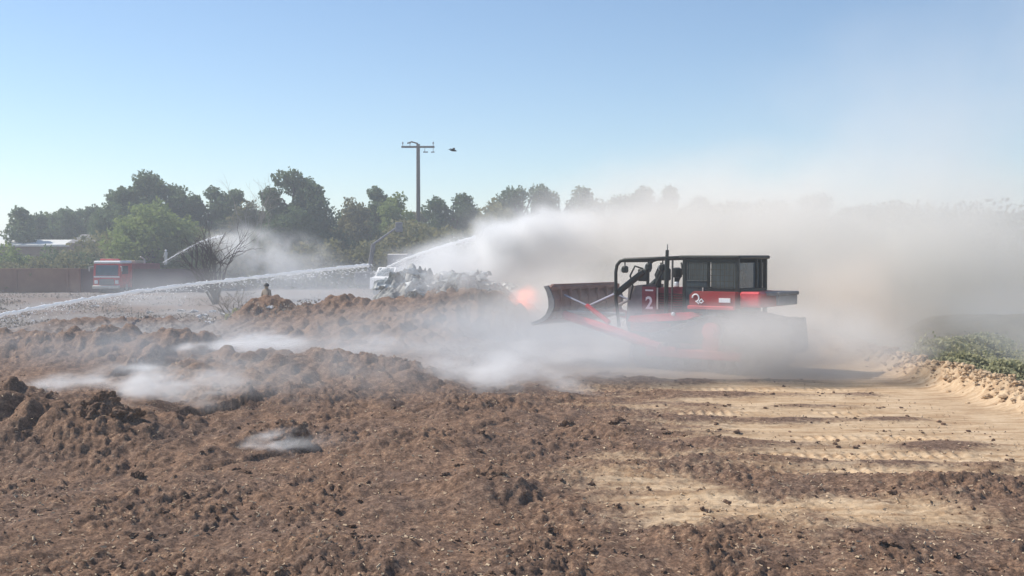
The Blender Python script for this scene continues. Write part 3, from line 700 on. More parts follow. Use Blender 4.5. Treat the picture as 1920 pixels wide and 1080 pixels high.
T = [
 ('pine_tree', 34, 388, 26, 120, 'pine', 'small dark pine at the far left edge of the photo', None),
 ('pine_tree', 98, 396, 48, 128, 'pine', 'low dark pine right of the leftmost small pine', [(-.4, .95), (.4, 1)]),
 ('pine_tree', 150, 388, 45, 130, 'pine', 'low dark pine just left of the tall left trees', [(-.5, .97), (.3, 1)]),
 ('pine_tree', 212, 358, 34, 124, 'pine', 'narrow pine on the left shoulder of the tall left clump', [(0, 1), (-.5, .8)]),
 ('pine_tree', 282, 322, 62, 118, 'pine', 'tallest pine of the left clump behind the fire engine', [(0, 1), (.55, .88), (-.55, .85), (-.2, .9)]),
 ('green_tree', 285, 390, 88, 104, 'broad', 'wide bright green broadleaf tree behind the fire engine', None),
 ('pine_tree', 398, 350, 42, 120, 'pine', 'pine with a split top between the green tree and the dark pine', [(-.6, .93), (.05, 1), (.65, .97)]),
 ('olive_tree', 372, 425, 44, 108, 'olive', 'brownish olive tree behind the bare bush', None),
 ('olive_tree', 470, 376, 40, 118, 'olive', 'dull olive tree left of the tall dark pine', None),
 ('pine_tree', 550, 316, 56, 112, 'pine', 'tall very dark pine with a bushy top left of centre', [(0, 1), (.5, .86), (-.5, .84), (.25, .93)]),
 ('pine_tree', 592, 398, 40, 112, 'pine', 'lower dark pine on the right flank of the tall dark pine', None),
 ('olive_tree', 655, 368, 40, 116, 'olive', 'hazy grey green tree right of the gap beside the tall dark pine', None),
 ('pine_tree', 706, 350, 36, 120, 'pine', 'dark pine standing left of the utility pole', [(0, 1), (.4, .9)]),
 ('green_tree', 748, 360, 42, 116, 'broad', 'rounded green tree immediately left of the utility pole', None),
 ('pine_tree', 850, 364, 48, 124, 'pine', 'hazy pine just right of the utility pole', [(-.4, .95), (.3, 1)]),
 ('pine_tree', 920, 376, 46, 126, 'pine', 'hazy pine second to the right of the utility pole', [(.2, 1), (-.5, .92)]),
 ('pine_tree', 980, 348, 48, 126, 'pine', 'hazy tall pine above the bright water spray', [(-.3, .98), (.4, 1)]),
 ('pine_tree', 1048, 350, 46, 126, 'pine', 'hazy pine with a square right shoulder above the spray', [(-.2, .95), (.6, 1)]),
 ('pine_tree', 1110, 376, 44, 130, 'pine', 'low hazy pine in the dip before the smoke', None),
 ('pine_tree', 1170, 358, 44, 130, 'pine', 'faint pine sloping up into the smoke above the blade', [(0, .95), (.6, 1)]),
 ('pine_tree', 1228, 348, 40, 130, 'pine', 'faint flat topped pine in the smoke above the bulldozer', [(-.3, 1), (.5, 1)]),
 ('pine_tree', 1340, 372, 60, 134, 'pine', 'very faint tree in the smoke above the bulldozer roof', [(-.3, 1), (.5, .95)]),
 ('pine_tree', 1470, 366, 66, 134, 'pine', 'very faint tree in the smoke right of the bulldozer roof', [(-.3, .92), (.5, 1)]),
 ('pine_tree', 1640, 392, 70, 138, 'pine', 'rightmost tree almost lost in the smoke', [(-.5, 1), (.5, .95)]),
]
for i, (nm, u, vt, hw, d, kd, lb, ld) in enumerate(T):
    tree(nm, u, vt, hw * 1.45, d, kd, lb, seed=i * 3, leaders=ld)
for i, u in enumerate([60, 130, 175, 240, 340, 430, 500, 520, 625, 680, 770, 805, 885, 950, 1015, 1080, 1140, 1200]):
    rr_ = random.Random(i + 50)
    tree('filler_tree', u, 398 + rr_.uniform(-10, 14), 62, 134 + rr_.uniform(-4, 4), rr_.choice(['pine', 'olive', 'broad']), 'hazy grey green tree in the back row that fills the gaps of the tree line', seed=500 + i, dens=0.7, group='back row of trees', leaders=[(-.4, .95), (.3, 1)])
# a far mass of low brush along the tree line
r_ = np.random.default_rng(77)
n = 80000; xx = -46 + 150 * r_.random(n); yy = 103 + 20 * r_.random(n); hh = 5.6 + 2.4 * sst(-16, 0, xx) + 2.2 * fbm(xx, yy * 0 + 3, 6, 3, 120)
zz = hh * r_.random(n) ** 0.7
br = make_leaf(np.stack([xx, yy, zz], -1), 0.24, r_, 'far_brush', M['leafC'], None)
tag(br, 'dark continuous undergrowth along the foot of the distant trees', kind='stuff')

# bare trees
def bare(name, u, vt, vb, d, spread, n, label, seed, m='bare', cat='tree', thick=0.05, group=None, ln=0.55):
    r_ = random.Random(seed); top = P(u, vt, d); bot = P(u, vb, d); Ht = top.z - bot.z
    root = empty(name, bot, label=label, cat=cat); mb = MB()
    def br(p, dr, L, rad, lev):
        pts = [p]; dd = dr.copy()
        for k in range(3):
            dd = (dd + Vector((r_.gauss(0, .16), r_.gauss(0, .16), r_.gauss(0.04, .1)))).normalized(); pts.append(pts[-1] + dd * L / 3)
        mb.tube(pts, [rad, rad * .8, rad * .6, rad * .4], 5)
        if lev > 0:
            for k in range(3 if lev > 1 else 3):
                q = pts[r_.choice([1, 2, 3])]
                nd = (dd + Vector((r_.gauss(0, .55), r_.gauss(0, .55), r_.gauss(0, .3)))).normalized(); br(q, nd, L * 0.62, rad * .5, lev - 1)
    for k in range(n):
        a = r_.random() * 6.28; br(Vector((r_.gauss(0, .1), r_.gauss(0, .1), 0)), Vector((spread * math.cos(a), spread * math.sin(a), 1)).normalized(), Ht * ln, thick, 3)
    mb.build('branches', M[m], root); return root
bare('bare_bush', 405, 425, 570, 62, 0.55, 12, 'leafless grey bush in front of the plum wall', 5, m='bark', thick=0.07, cat='bush', ln=0.55)
bare('bare_bush', 440, 525, 600, 56, 0.9, 7, 'small pale dead bush at the foot of the tall leafless one', 6, thick=0.03, cat='bush')
bare('bare_tree', 480, 335, 470, 108, 0.25, 6, 'thin leafless tree against the sky left of the dark pine', 7, thick=0.06)

# green shrubs by the firefighter and at the wall
def shrub(u, v, d, W, Hh, label, m='leafB', seed=0, group='low shrubs', n=5000):
    p = P(u, v, d); r_ = np.random.default_rng(seed + 60)
    root = empty('shrub', (p.x, d, hz(p.x, d)), label=label, cat='shrub', group=group)
    q = r_.normal(size=(n, 3)); q /= np.linalg.norm(q, axis=1)[:, None]; q *= (0.3 + 0.7 * r_.random(n) ** .5)[:, None] * (1 + 0.3 * np.sin(q @ np.array([6., 4, 5]) + seed))[:, None]
    pts = q * np.array([W, W * 0.8, Hh]) + np.array([0, 0, Hh * 0.7])
    make_leaf(pts, 0.02 + d * 0.0014, r_, 'foliage', M[m], root)
    st = MB()
    for k in range(6): a = k * 1.05; st.tube([(0, 0, -0.2), (W * .3 * math.cos(a), W * .3 * math.sin(a), Hh * .5), (W * .6 * math.cos(a), W * .6 * math.sin(a), Hh)], [0.03, 0.02, 0.01], 5)
    st.build('stems', M['bark'], root)
shrub(462, 583, 50, 0.8, 0.35, 'pale green shrub beside the standing firefighter', 'weed', 1)
shrub(60, 520, 96, 3.4, 1.6, 'brown dry shrub showing over the left wall', 'leafC', 2)
shrub(120, 515, 97, 3.0, 1.8, 'dry shrub over the right end of the left wall', 'leafC', 3)
shrub(20, 500, 99, 3.6, 2.3, 'green shrub behind the far left wall', 'leafB', 4)
shrub(110, 490, 101, 3.6, 2.2, 'dark green shrub under the pale roof', 'leafA', 5)

# right-hand verge beyond the berm
r_ = np.random.default_rng(31)
n = 52000; yy = 15 * (62 / 15) ** r_.random(n); xx = 11.9 + (0.55 * yy - 4) * r_.random(n) ** 1.2
cl = np.clip(0.55 + fbm(xx, yy, 2.0, 3, 140), 0, 1.5); zz = height(xx, yy, False)
keep = (r_.random(n) < cl)
xx, yy, zz, cl = xx[keep], yy[keep], zz[keep], cl[keep]
pts = np.stack([xx, yy, zz + (0.8 * cl) * r_.random(len(xx))], -1)
tag(make_leaf(pts, 0.04, r_, 'weeds', M['weed'], None), 'dusty green weeds covering the slope beyond the berm', kind='stuff')
shrub(1800, 690, 30, 0.7, 0.3, 'rounded dusty shrub just beyond the berm', 'weed', 11, 'verge shrubs')
shrub(1890, 690, 29, 0.5, 0.3, 'dusty olive shrub at the right edge beyond the berm', 'weed', 12, 'verge shrubs')
shrub(1760, 670, 36, 0.8, 0.4, 'green shrub fading into the smoke beyond the berm', 'weed', 13, 'verge shrubs')
shrub(1840, 655, 40, 1.0, 0.45, 'farther shrub at the foot of the sandy bank', 'weed', 14, 'verge shrubs')
def post(u, v0, v1, d, label):
    a = P(u, v0, d); b_ = P(u, v1, d)
    o = MB().tube([(0, 0, b_.z - a.z - 1.0), (0.02, 0, 0)], [0.06, 0.05], 8).build('fence_post', M['wood']); o.location = a
    tag(o, label, 'post', 'posts beyond the berm')
post(1853, 622, 650, 42, 'left post of the two thin posts beyond the berm')
post(1868, 624, 652, 42, 'right post of the two thin posts beyond the berm')
# sandy bank on the far right
bx, by = np.meshgrid(np.linspace(15, 40, 90), np.linspace(40, 56, 60))
bzz = -0.8 + 1.45 * np.exp(-((by - 47) / 3.4) ** 2) * sst(15, 20, bx) + 0.12 * fbm(bx, by, 1.5, 4, 150)
ii = np.arange(90 * 60).reshape(60, 90)
tag(np_mesh('sand_bank', np.stack([bx, by, bzz], -1).reshape(-1, 3), np.stack([ii[:-1, :-1], ii[:-1, 1:], ii[1:, 1:], ii[1:, :-1]], -1).reshape(-1, 4), M['sandclod']), 'pale sandy bank beyond the weeds', kind='structure')

# scrubby dry ground cover on the grey lot
r_ = np.random.default_rng(61)
n = 60000; yy = 44 + 46 * r_.random(n); xx = -4 - (0.5 * yy) * r_.random(n)
cl = np.clip(fbm(xx, yy, 4.0, 4, 200) * 1.6 - 0.15, 0, 1); keep = r_.random(n) < cl; xx, yy, cl = xx[keep], yy[keep], cl[keep]
tag(make_leaf(np.stack([xx, yy, height(xx, yy, False) + 0.35 * cl * r_.random(len(xx))], -1), 0.05, r_, 'dry_scrub', M['bare'], None), 'low dry scrub scattered over the grey lot before the walls', kind='stuff')
# ------------------------------------------------------------------ walls, building, pole
def wall(u0, u1, v0, v1, d, th, m, name, label, d2=None):
    a = P(u0, v0, d); b_ = P(u1, v0, d2 or d)
    L = (b_ - a).length; root = empty(name, (a.x, a.y, 0), math.atan2(b_.y - a.y, b_.x - a.x), label=label, cat='wall')
    h_ = a.z
    mb = MB().box((L / 2, 0, h_ / 2 - 0.2), (L, th, h_ + 0.3), bev=0.02)
    mb.build('wall_panel', m, root)
    pp = MB()
    MB().box((L / 2, 0, h_ + 0.0), (L + 0.1, th + 0.1, 0.08), bev=0.01).build('coping', m, root)
    k = 0
    while k <= L: MB().box((min(k, L), -0.03, h_ / 2 - 0.17), (0.3, th + 0.1, h_ + 0.3), bev=0.02).build('pier', m, root); k += 4.5
wall(-260, 150, 504, 547, 93, 0.25, M['wall'], 'block_wall', 'brown boundary wall to the left of the fire engine')
wall(152, 392, 505, 548, 93.5, 0.25, M['wall2'], 'block_wall', 'plum coloured boundary wall behind the fire engine')

a = P(-60, 452, 118); b_ = P(166, 455, 118); Lh = b_.x - a.x
hs = empty('long_shed', ((a.x + b_.x) / 2, 118, 0), label='long low shed with a pale roof behind the left shrubs', cat='shed')
MB().box((0, 3, 2.2), (Lh, 6, 4.4), bev=0.05).build('wall', M['housewall'], hs)
MB().prism([(-0.4, 0), (3.0, 0.55), (6.4, 0), (6.4, -0.12), (3.0, 0.42), (-0.4, -0.12)], -Lh / 2 - .4, Lh / 2 + .4)
rf = MB(); rf.add([(-Lh / 2 - .4, -0.6, 4.45), (Lh / 2 + .4, -0.6, 4.45), (Lh / 2 + .4, 3, 5.05), (-Lh / 2 - .4, 3, 5.05), (Lh / 2 + .4, 6.6, 4.45), (-Lh / 2 - .4, 6.6, 4.45),
                   (-Lh / 2 - .4, -0.6, 4.25), (Lh / 2 + .4, -0.6, 4.25), (Lh / 2 + .4, 3, 4.85), (-Lh / 2 - .4, 3, 4.85), (Lh / 2 + .4, 6.6, 4.25), (-Lh / 2 - .4, 6.6, 4.25)],
                  [(0, 1, 2, 3), (3, 2, 4, 5), (6, 9, 8, 7), (9, 11, 10, 8), (0, 6, 7, 1), (5, 4, 10, 11), (0, 3, 9, 6), (3, 5, 11, 9), (1, 7, 8, 2), (2, 8, 10, 4)])
rf.build('roof', M['roof'], hs)
for k in range(5): MB().box((-Lh / 2 + 1.4 + k * 2.5, -0.02, 2.9), (1.1, 0.08, 0.9), bev=0.01).build('window', M['glass'], hs)
p = P(158, 441, 116); ho = empty('small_house', (p.x, 116, 0), label='small tan house with a pink grey roof beside the shed', cat='house')
MB().box((0, 2.2, 2.3), (3.4, 4.2, 4.6), bev=0.05).build('wall', M['housewall'], ho)
MB().add([(-1.9, -0.1, 4.6), (1.9, -0.1, 4.6), (1.9, 4.5, 4.6), (-1.9, 4.5, 4.6), (-1.1, 2.2, 5.6), (1.1, 2.2, 5.6), ], [(0, 1, 5, 4), (2, 3, 4, 5), (0, 4, 3), (1, 2, 5), (0, 3, 2, 1)]).build('roof', M['grey'], ho)
MB().box((0.3, 0.08, 2.6), (0.9, 0.1, 1.0), bev=0.01).build('window', M['glass'], ho)

# utility pole
p = P(784, 270, 120); up = empty('utility_pole', (p.x, 120, 0), label='tall wooden utility pole with one crossarm above the trees', cat='utility pole')
MB().tube([(0, 0, 0), (0, 0, p.z)], [0.27, 0.2], 12).build('pole', M['wood'], up)
MB().box((0.0, -0.22, p.z - 0.35), (3.7, 0.16, 0.22), bev=0.02).build('crossarm', M['wood'], up)
for x_ in (-1.7, 1.7, -0.9):
    MB().tube([(x_, -0.2, p.z - 0.25), (x_, -0.2, p.z + 0.0), (x_, -0.2, p.z + 0.02), (x_, -0.2, p.z + 0.22)], [0.035, 0.035, 0.10, 0.05], 8).build('insulator', M['insul'], up)
MB().tube([(-1.2, -.2, p.z + .05), (-.7, -.2, p.z + .22), (0, -.2, p.z + .02)], 0.09, 6).build('bracket', M['wood'], up)
MB().tube([(0.8, -0.2, p.z - .3), (0.75, -0.2, p.z - 0.85)], 0.03, 6).box((0.85, -0.2, p.z - 0.92), (0.55, 0.15, 0.13), bev=0.03).build('switch', M['insul'], up)
MB().tube([(1.7, -0.2, p.z - .3), (1.7, -0.2, p.z - 0.85)], 0.03, 6).box((1.65, -0.2, p.z - 0.92), (0.4, 0.15, 0.12), bev=0.03).build('switch', M['insul'], up)

# bird
p = P(850, 282, 60); bd = empty('bird', p, 0.4, label='dark bird in flight right of the utility pole', cat='bird')
MB().tube([(-0.22, 0, 0.02), (-0.1, 0, 0), (0.05, 0, 0), (0.16, 0, -0.02), (0.2, 0, -0.03)], [0.015, 0.05, 0.06, 0.035, 0.01], 8).build('body', M['dark'], bd)
for sy in (-1, 1):
    MB().add([(-0.07, 0, 0.03), (0.08, 0, 0.03), (0.02, sy * 0.22, 0.12), (-0.10, sy * 0.24, 0.12), (-0.18, sy * 0.46, 0.05), (-0.07, 0, 0.015), (0.08, 0, 0.015), (0.02, sy * 0.22, 0.105), (-0.10, sy * 0.24, 0.105)],
             [(0, 1, 2, 3), (3, 2, 4), (5, 8, 7, 6), (8, 4, 7)]).build('wing', M['dark'], bd)

# ------------------------------------------------------------------ people
def person(loc, rz, pose, label, coat, helmet, scale=1.0):
    me = bpy.data.meshes.new('person')
    J = dict(hip=(0, 0, .95), waist=(0, 0, 1.1), chest=(0, 0, 1.36), neck=(0, 0, 1.52), head=(0, .01, 1.62), top=(0, .0, 1.74),
             lh=(-.10, 0, .92), lk=(-.12, .03, .5), la=(-.13, -.02, .09), lf=(-.14, .14, .04), rh=(.10, 0, .92), rk=(.12, .05, .5), ra=(.15, 0, .09), rf=(.16, .16, .04),
             ls=(-.19, 0, 1.44), le=(-.27, .02, 1.17), lw=(-.24, .16, .95), lhd=(-.23, .22, .88), rs=(.19, 0, 1.44), re=(.28, .04, 1.17), rw=(.22, .22, 1.02), rhd=(.2, .29, .98))
    J.update(pose)
    names = list(J); E = [('hip', 'waist'), ('waist', 'chest'), ('chest', 'neck'), ('neck', 'head'), ('head', 'top'), ('hip', 'lh'), ('lh', 'lk'), ('lk', 'la'), ('la', 'lf'), ('hip', 'rh'), ('rh', 'rk'), ('rk', 'ra'), ('ra', 'rf'),
                          ('chest', 'ls'), ('ls', 'le'), ('le', 'lw'), ('lw', 'lhd'), ('chest', 'rs'), ('rs', 're'), ('re', 'rw'), ('rw', 'rhd')]
    rad = dict(hip=.15, waist=.155, chest=.17, neck=.06, head=.095, top=.07, lh=.1, rh=.1, lk=.075, rk=.075, la=.05, ra=.05, lf=.045, rf=.045, ls=.075, rs=.075, le=.055, re=.055, lw=.04, rw=.04, lhd=.035, rhd=.035)
    me.from_pydata([J[n_] for n_ in names], [(names.index(a), names.index(b_)) for a, b_ in E], [])
    o = bpy.data.objects.new('person', me); C.objects.link(o)
    me.materials.append(coat)
    sk = o.modifiers.new('skin', 'SKIN'); sb = o.modifiers.new('sub', 'SUBSURF'); sb.levels = 2; sb.render_levels = 2
    for i, n_ in enumerate(names):
        me.skin_vertices[0].data[i].radius = (rad[n_], rad[n_] * (0.75 if n_ in ('hip', 'waist', 'chest') else 1)); me.skin_vertices[0].data[i].use_root = (n_ == 'hip')
    o.location = loc; o.rotation_euler = (0, 0, rz); o.scale = (scale,) * 3
    hx = Vector(J['head'])
    MB().tube([hx + Vector((0, 0, .03)), hx + Vector((0, 0, .05)), hx + Vector((0, 0, .1)), hx + Vector((0, 0, .16)), hx + Vector((0, 0, .185))], [.16, .13, .125, .08, .02], 16).build('helmet', helmet, o, smooth=True)
    return tag(o, label, 'person')
px = P(500, 560, 50)
person((px.x, 50, hz(px.x, 50)), 2.6, {}, 'person in tan coat and dark helmet standing behind the brown mound', M['coat'], M['helmet'])
p = P(293, 500, 92)
person((p.x, 94.6, 2.42), 1.2, {}, 'person in pale coat on top of the fire engine at the spray', M['palecoat'], M['white'], 0.75)

# ------------------------------------------------------------------ fire engine
p = P(192, 550, 90); FE = empty('fire_engine', (p.x, 91.0, 0), R(-90 - 6), label='red fire engine with white roof facing the camera left of the plum wall', cat='fire engine')
# local +X forward ; length ~8 m, width 2.4
MB().box((-4.1, 0, 0.65), (7.6, 2.1, 0.35), bev=0.04).build('chassis', M['dark'], FE)
cb = MB().prism([(-2.2, 0.5), (-2.2, 2.55), (-0.15, 2.55), (0.0, 1.5), (0.0, 0.5)], -1.2, 1.2).build('cab', M['red'], FE)
MB().box((-1.15, 0, 2.66), (2.1, 2.44, 0.26), bev=0.08).build('roof', M['white'], cb)
MB().add([(0.01, -1.0, 1.52), (0.01, 1.0, 1.52), (-0.13, 1.0, 2.42), (-0.13, -1.0, 2.42), (-0.03, -1.0, 1.52), (-0.03, 1.0, 1.52), (-0.17, 1.0, 2.42), (-0.17, -1.0, 2.42)],
         [(0, 1, 2, 3), (4, 7, 6, 5), (0, 4, 5, 1), (3, 2, 6, 7), (0, 3, 7, 4), (1, 5, 6, 2)]).build('windscreen', M['glass'], cb)
MB().box((0.03, 0, 0.98), (0.08, 1.3, 0.5), bev=0.02).build('grille', M['grey'], cb)
MB().box((0.12, 0, 0.55), (0.3, 2.4, 0.28), bev=0.05).build('bumper', M['edge'], cb)
for sy in (-1, 1):
    MB().box((0.05, sy * 0.92, 0.98), (0.08, 0.3, 0.3), bev=0.03).build('headlight', M['lamp'], cb)
    MB().box((-0.9, sy * 1.205, 2.0), (1.1, 0.03, 0.7), bev=0.01).build('side_window', M['glass'], cb)
    MB().tube([(-0.1, sy * 1.2, 2.3), (0.2, sy * 1.45, 2.25), (0.2, sy * 1.45, 1.9)], 0.05, 6).build('mirror', M['edge'], cb)
    for x_ in (-1.2, -5.6):
        wh = MB().cyl((x_, sy * 0.85, 0.5), (x_, sy * 1.18, 0.5), 0.5, 22).build('wheel', M['dark'], FE)
        MB().cyl((x_, sy * 1.18, 0.5), (x_, sy * 1.2, 0.5), 0.27, 16).build('rim', M['edge'], wh)
MB().box((0.02, 0, 1.42), (0.03, 2.3, 0.12), bev=0.01).build('stripe', M['white'], cb)
bar_ = MB().box((-0.7, 0, 2.88), (0.35, 1.7, 0.16), bev=0.04).build('light_bar', M['red'], cb)
bd = MB().box((-5.1, 0, 1.65), (5.6, 2.4, 1.75), bev=0.05).build('body', M['maroon'], FE)
for k in range(4): MB().box((-3.2 - 1.25 * k, -1.21, 1.6), (1.1, 0.04, 1.3), bev=0.01).build('locker_door', M['maroon'], bd)
MB().tube([(-2.6, -0.6, 2.7), (-7.8, -0.6, 2.7)], 0.05, 6).tube([(-2.6, -0.1, 2.7), (-7.8, -0.1, 2.7)], 0.05, 6).build('ladder', M['edge'], bd)
MB().box((-4.2, 0.5, 2.68), (1.6, 0.9, 0.25), bev=0.05).build('hose_bed', M['coat'], bd)
MB().tube([(-6.6, 0.3, 2.5), (-6.6, 0.3, 2.9), (-6.2, 0.1, 3.15)], [0.1, 0.08, 0.06], 8).build('monitor', M['edge'], bd)

# white truck in the middle distance and boom
p = P(712, 500, 84); WT = empty('box_truck', (p.x, 84, 0), R(-90 - 35), label='pale box truck half hidden by mist left of the debris pile', cat='truck')
MB().box((-3.0, 0, 0.7), (5.6, 1.9, 0.3), bev=0.04).build('chassis', M['dark'], WT)
MB().box((-3.9, 0, 2.12), (3.6, 2.2, 2.5), bev=0.05).build('cargo_box', M['insul'], WT)
cbt = MB().prism([(-1.9, 0.6), (-1.9, 2.3), (-0.9, 2.3), (-0.5, 1.6), (0.1, 1.45), (0.15, 0.6)], -0.95, 0.95).build('cab', M['white'], WT)
MB().add([(-0.47, -0.8, 1.62), (-0.47, 0.8, 1.62), (-0.86, 0.8, 2.24), (-0.86, -0.8, 2.24), (-0.5, -0.8, 1.6), (-0.5, 0.8, 1.6), (-0.9, 0.8, 2.2), (-0.9, -0.8, 2.2)], [(0, 1, 2, 3), (4, 7, 6, 5)]).build('windscreen', M['glass'], cbt)
for sy in (-1, 1):
    for x_ in (-0.7, -4.6): MB().cyl((x_, sy * 0.7, 0.45), (x_, sy * 0.98, 0.45), 0.45, 18).build('wheel', M['dark'], WT)
p0 = P(700, 458, 96); p1 = P(742, 428, 96)
bo = empty('boom_lift', (p0.x - 0.4, 96, 0), label='thin pale boom slanting up behind the box truck', cat='boom')
MB().box((0, 0, 1.2), (2.4, 1.8, 1.2), bev=0.1).tube([(0, 0, 1.8), (0.3, 0, 3.6), (0.4, 0, 4.3)], 0.2, 8).build('base', M['grey'], bo)
MB().tube([(0.4, 0, p0.z), (p1.x - p0.x + 0.4, 0, p1.z)], [0.11, 0.08], 8).build('arm', M['insul'], bo)
MB().box((p1.x - p0.x + 0.7, 0, p1.z + 0.1), (0.6, 0.6, 0.9), bev=0.05).build('basket', M['insul'], bo)

# ------------------------------------------------------------------ debris pile
r_ = np.random.default_rng(91)
g = np.linspace(0, 1, 110); gu, gv = np.meshgrid(g, g)
pc = P(845, 560, 43.2)
lx = (gu - 0.5) * 6.4; ly = (gv - 0.5) * 3.6
env = np.clip(1 - (np.abs(lx + 0.2) / 3.1) ** 2.2 - (np.abs(ly) / 1.75) ** 2, 0, 1) ** 0.6
hgt = 1.45 * env * (1 - 0.10 * (lx + 1.0)) * (0.82 + 0.5 * fbm(lx, ly, 1.1, 4, 160)) + env * 0.35 * (1 - np.abs(fbm(lx, ly, 0.5, 3, 164)) * 2)
ii = np.arange(110 * 110).reshape(110, 110)
dp = empty('debris_pile', (pc.x, 43.2, 1.35), label='smouldering heap of ashy debris on top of the brown mound', cat='debris pile')
o = np_mesh('heap', np.stack([lx, ly, hgt - 0.25], -1).reshape(-1, 3), np.stack([ii[:-1, :-1], ii[:-1, 1:], ii[1:, 1:], ii[1:, :-1]], -1).reshape(-1, 4), M['char']); o.parent = dp
def crumple(seed, L, Wd):
    r2 = np.random.default_rng(seed); n = 14; a, b_ = np.meshgrid(np.linspace(-1, 1, n), np.linspace(-1, 1, n))
    z = 0.22 * fbm(a * 1.3 + seed, b_ * 1.3, 0.9, 3, seed % 50) - 0.25 * (a * a + b_ * b_) * 0.5
    sx = a * L * (1 + 0.2 * gn(b_ * 2, a, seed)); sy = b_ * Wd * (1 + 0.2 * gn(a * 2, b_, seed + 1))
    top = np.stack([sx, sy, z * L * 1.4], -1).reshape(-1, 3); bot = top - np.array([0, 0, 0.03])
    jj = np.arange(n * n).reshape(n, n); f1 = np.stack([jj[:-1, :-1], jj[:-1, 1:], jj[1:, 1:], jj[1:, :-1]], -1).reshape(-1, 4)
    return np.concatenate([top, bot]), np.concatenate([f1, f1[:, ::-1] + n * n])
for k in range(26):
    x_ = r_.uniform(-2.7, 2.4); y_ = r_.uniform(-1.3, 0.4)
    i_ = int((y_ / 3.6 + .5) * 109); j_ = int((x_ / 6.4 + .5) * 109)
    v_, f_ = crumple(200 + k, r_.uniform(.3, .8), r_.uniform(.15, .4))
    o = np_mesh('crumpled_sheet', v_, f_, M['ash'], smooth=False); o.location = (x_, y_, hgt[i_, j_] - 0.12); o.rotation_euler = (r_.uniform(-.1, .9), r_.uniform(-.4, .4), r_.uniform(-1, 1)); o.parent = dp

# litter
r_ = random.Random(12); lo = []
proto = None
for k in range(34):
    u = r_.choice([r_.uniform(30, 480), r_.uniform(300, 660)]); v = r_.uniform(572, 618)
    d = 3.2 * F / (v - 480) * 0.98
    if d > 70: d = 60
    p = P(u, v, d)
    if proto is None:
        v_, f_ = crumple(333, 0.16, 0.10); o = np_mesh('litter_scrap', v_, f_, M['litter'], smooth=False); proto = o
    else:
        o = proto.copy(); C.objects.link(o)
    s_ = r_.uniform(.5, 1.5); o.scale = (s_ * 1.3, s_, s_); o.location = (p.x, d, hz(p.x, d) + 0.08); o.rotation_euler = (r_.uniform(0, .8), 0, r_.uniform(0, 6))
    tag(o, 'small white scrap of litter on the grey ground before the walls', 'litter', 'white litter scraps')

# ------------------------------------------------------------------ water jets
def jet(pts, r0, r1, label, seed, drops=900, spread=1.0):
    pts = [Vector(p) for p in pts]; r_ = random.Random(seed); mb = MB()
    # Catmull-Rom resample
    out = []
    for i in range(len(pts) - 1):
        p0 = pts[max(i - 1, 0)]; p1 = pts[i]; p2 = pts[i + 1]; p3 = pts[min(i + 2, len(pts) - 1)]
        for k in range(30):
            t_ = k / 30; out.append(0.5 * ((2 * p1) + (p2 - p0) * t_ + (2 * p0 - 5 * p1 + 4 * p2 - p3) * t_ ** 2 + (3 * p1 - p0 - 3 * p2 + p3) * t_ ** 3))
    out.append(pts[-1]); n = len(out)
    rad = [(r0 + (r1 - r0) * i / n) * (.75 + .2 * math.sin(i * .9 + seed) * math.sin(i * .37) + r_.uniform(-.12, .12)) for i in range(n)]
    mb.tube([p + Vector((r_.gauss(0, .012), 0, r_.gauss(0, .012))) for p in out], rad, 7)
    root = mb.build('water_jet', M['water'], smooth=True)
    dm = MB()
    for k in range(drops):
        f_ = r_.random(); p = out[int(f_ * (n - 1))]; rr_ = (r0 + (r1 - r0) * f_)
        q = p + Vector((r_.gauss(0, rr_ * 3.0), r_.gauss(0, rr_), -abs(r_.gauss(0, rr_ * 2.2 * spread)) + rr_ * .6)); s_ = rr_ * r_.uniform(.05, .22)
        dm.add([q + Vector((s_ * 1.6, 0, 0)), q + Vector((-s_ * 1.6, 0, 0)), q + Vector((0, s_, 0)), q + Vector((0, -s_, 0)), q + Vector((0, 0, s_)), q + Vector((0, 0, -s_))],
               [(0, 2, 4), (2, 1, 4), (1, 3, 4), (3, 0, 4), (2, 0, 5), (1, 2, 5), (3, 1, 5), (0, 3, 5)])
    d_ = dm.build('droplets', M['water'], root); d_['kind'] = 'stuff'
    return tag(root, label, 'water jet')
jet([P(-80, 606, 30), P(0, 591, 34), P(150, 563, 42), P(300, 541, 50), P(450, 523, 58), P(600, 506, 66), P(690, 497, 74)], 0.065, 0.15, 'long thin water jet crossing from the left edge to the box truck', 1, 2500)
jet([P(306, 492, 92), P(340, 472, 91), P(380, 452, 89), P(420, 441, 87)], 0.04, 0.10, 'water jet rising from the fire engine into mist', 2, 1500, 1.6)
jet([P(705, 512, 60), P(760, 486, 57), P(830, 462, 54), P(890, 446, 51)], 0.06, 0.12, 'water jet arching over the debris pile into the smoke', 3, 2000, 2.0)

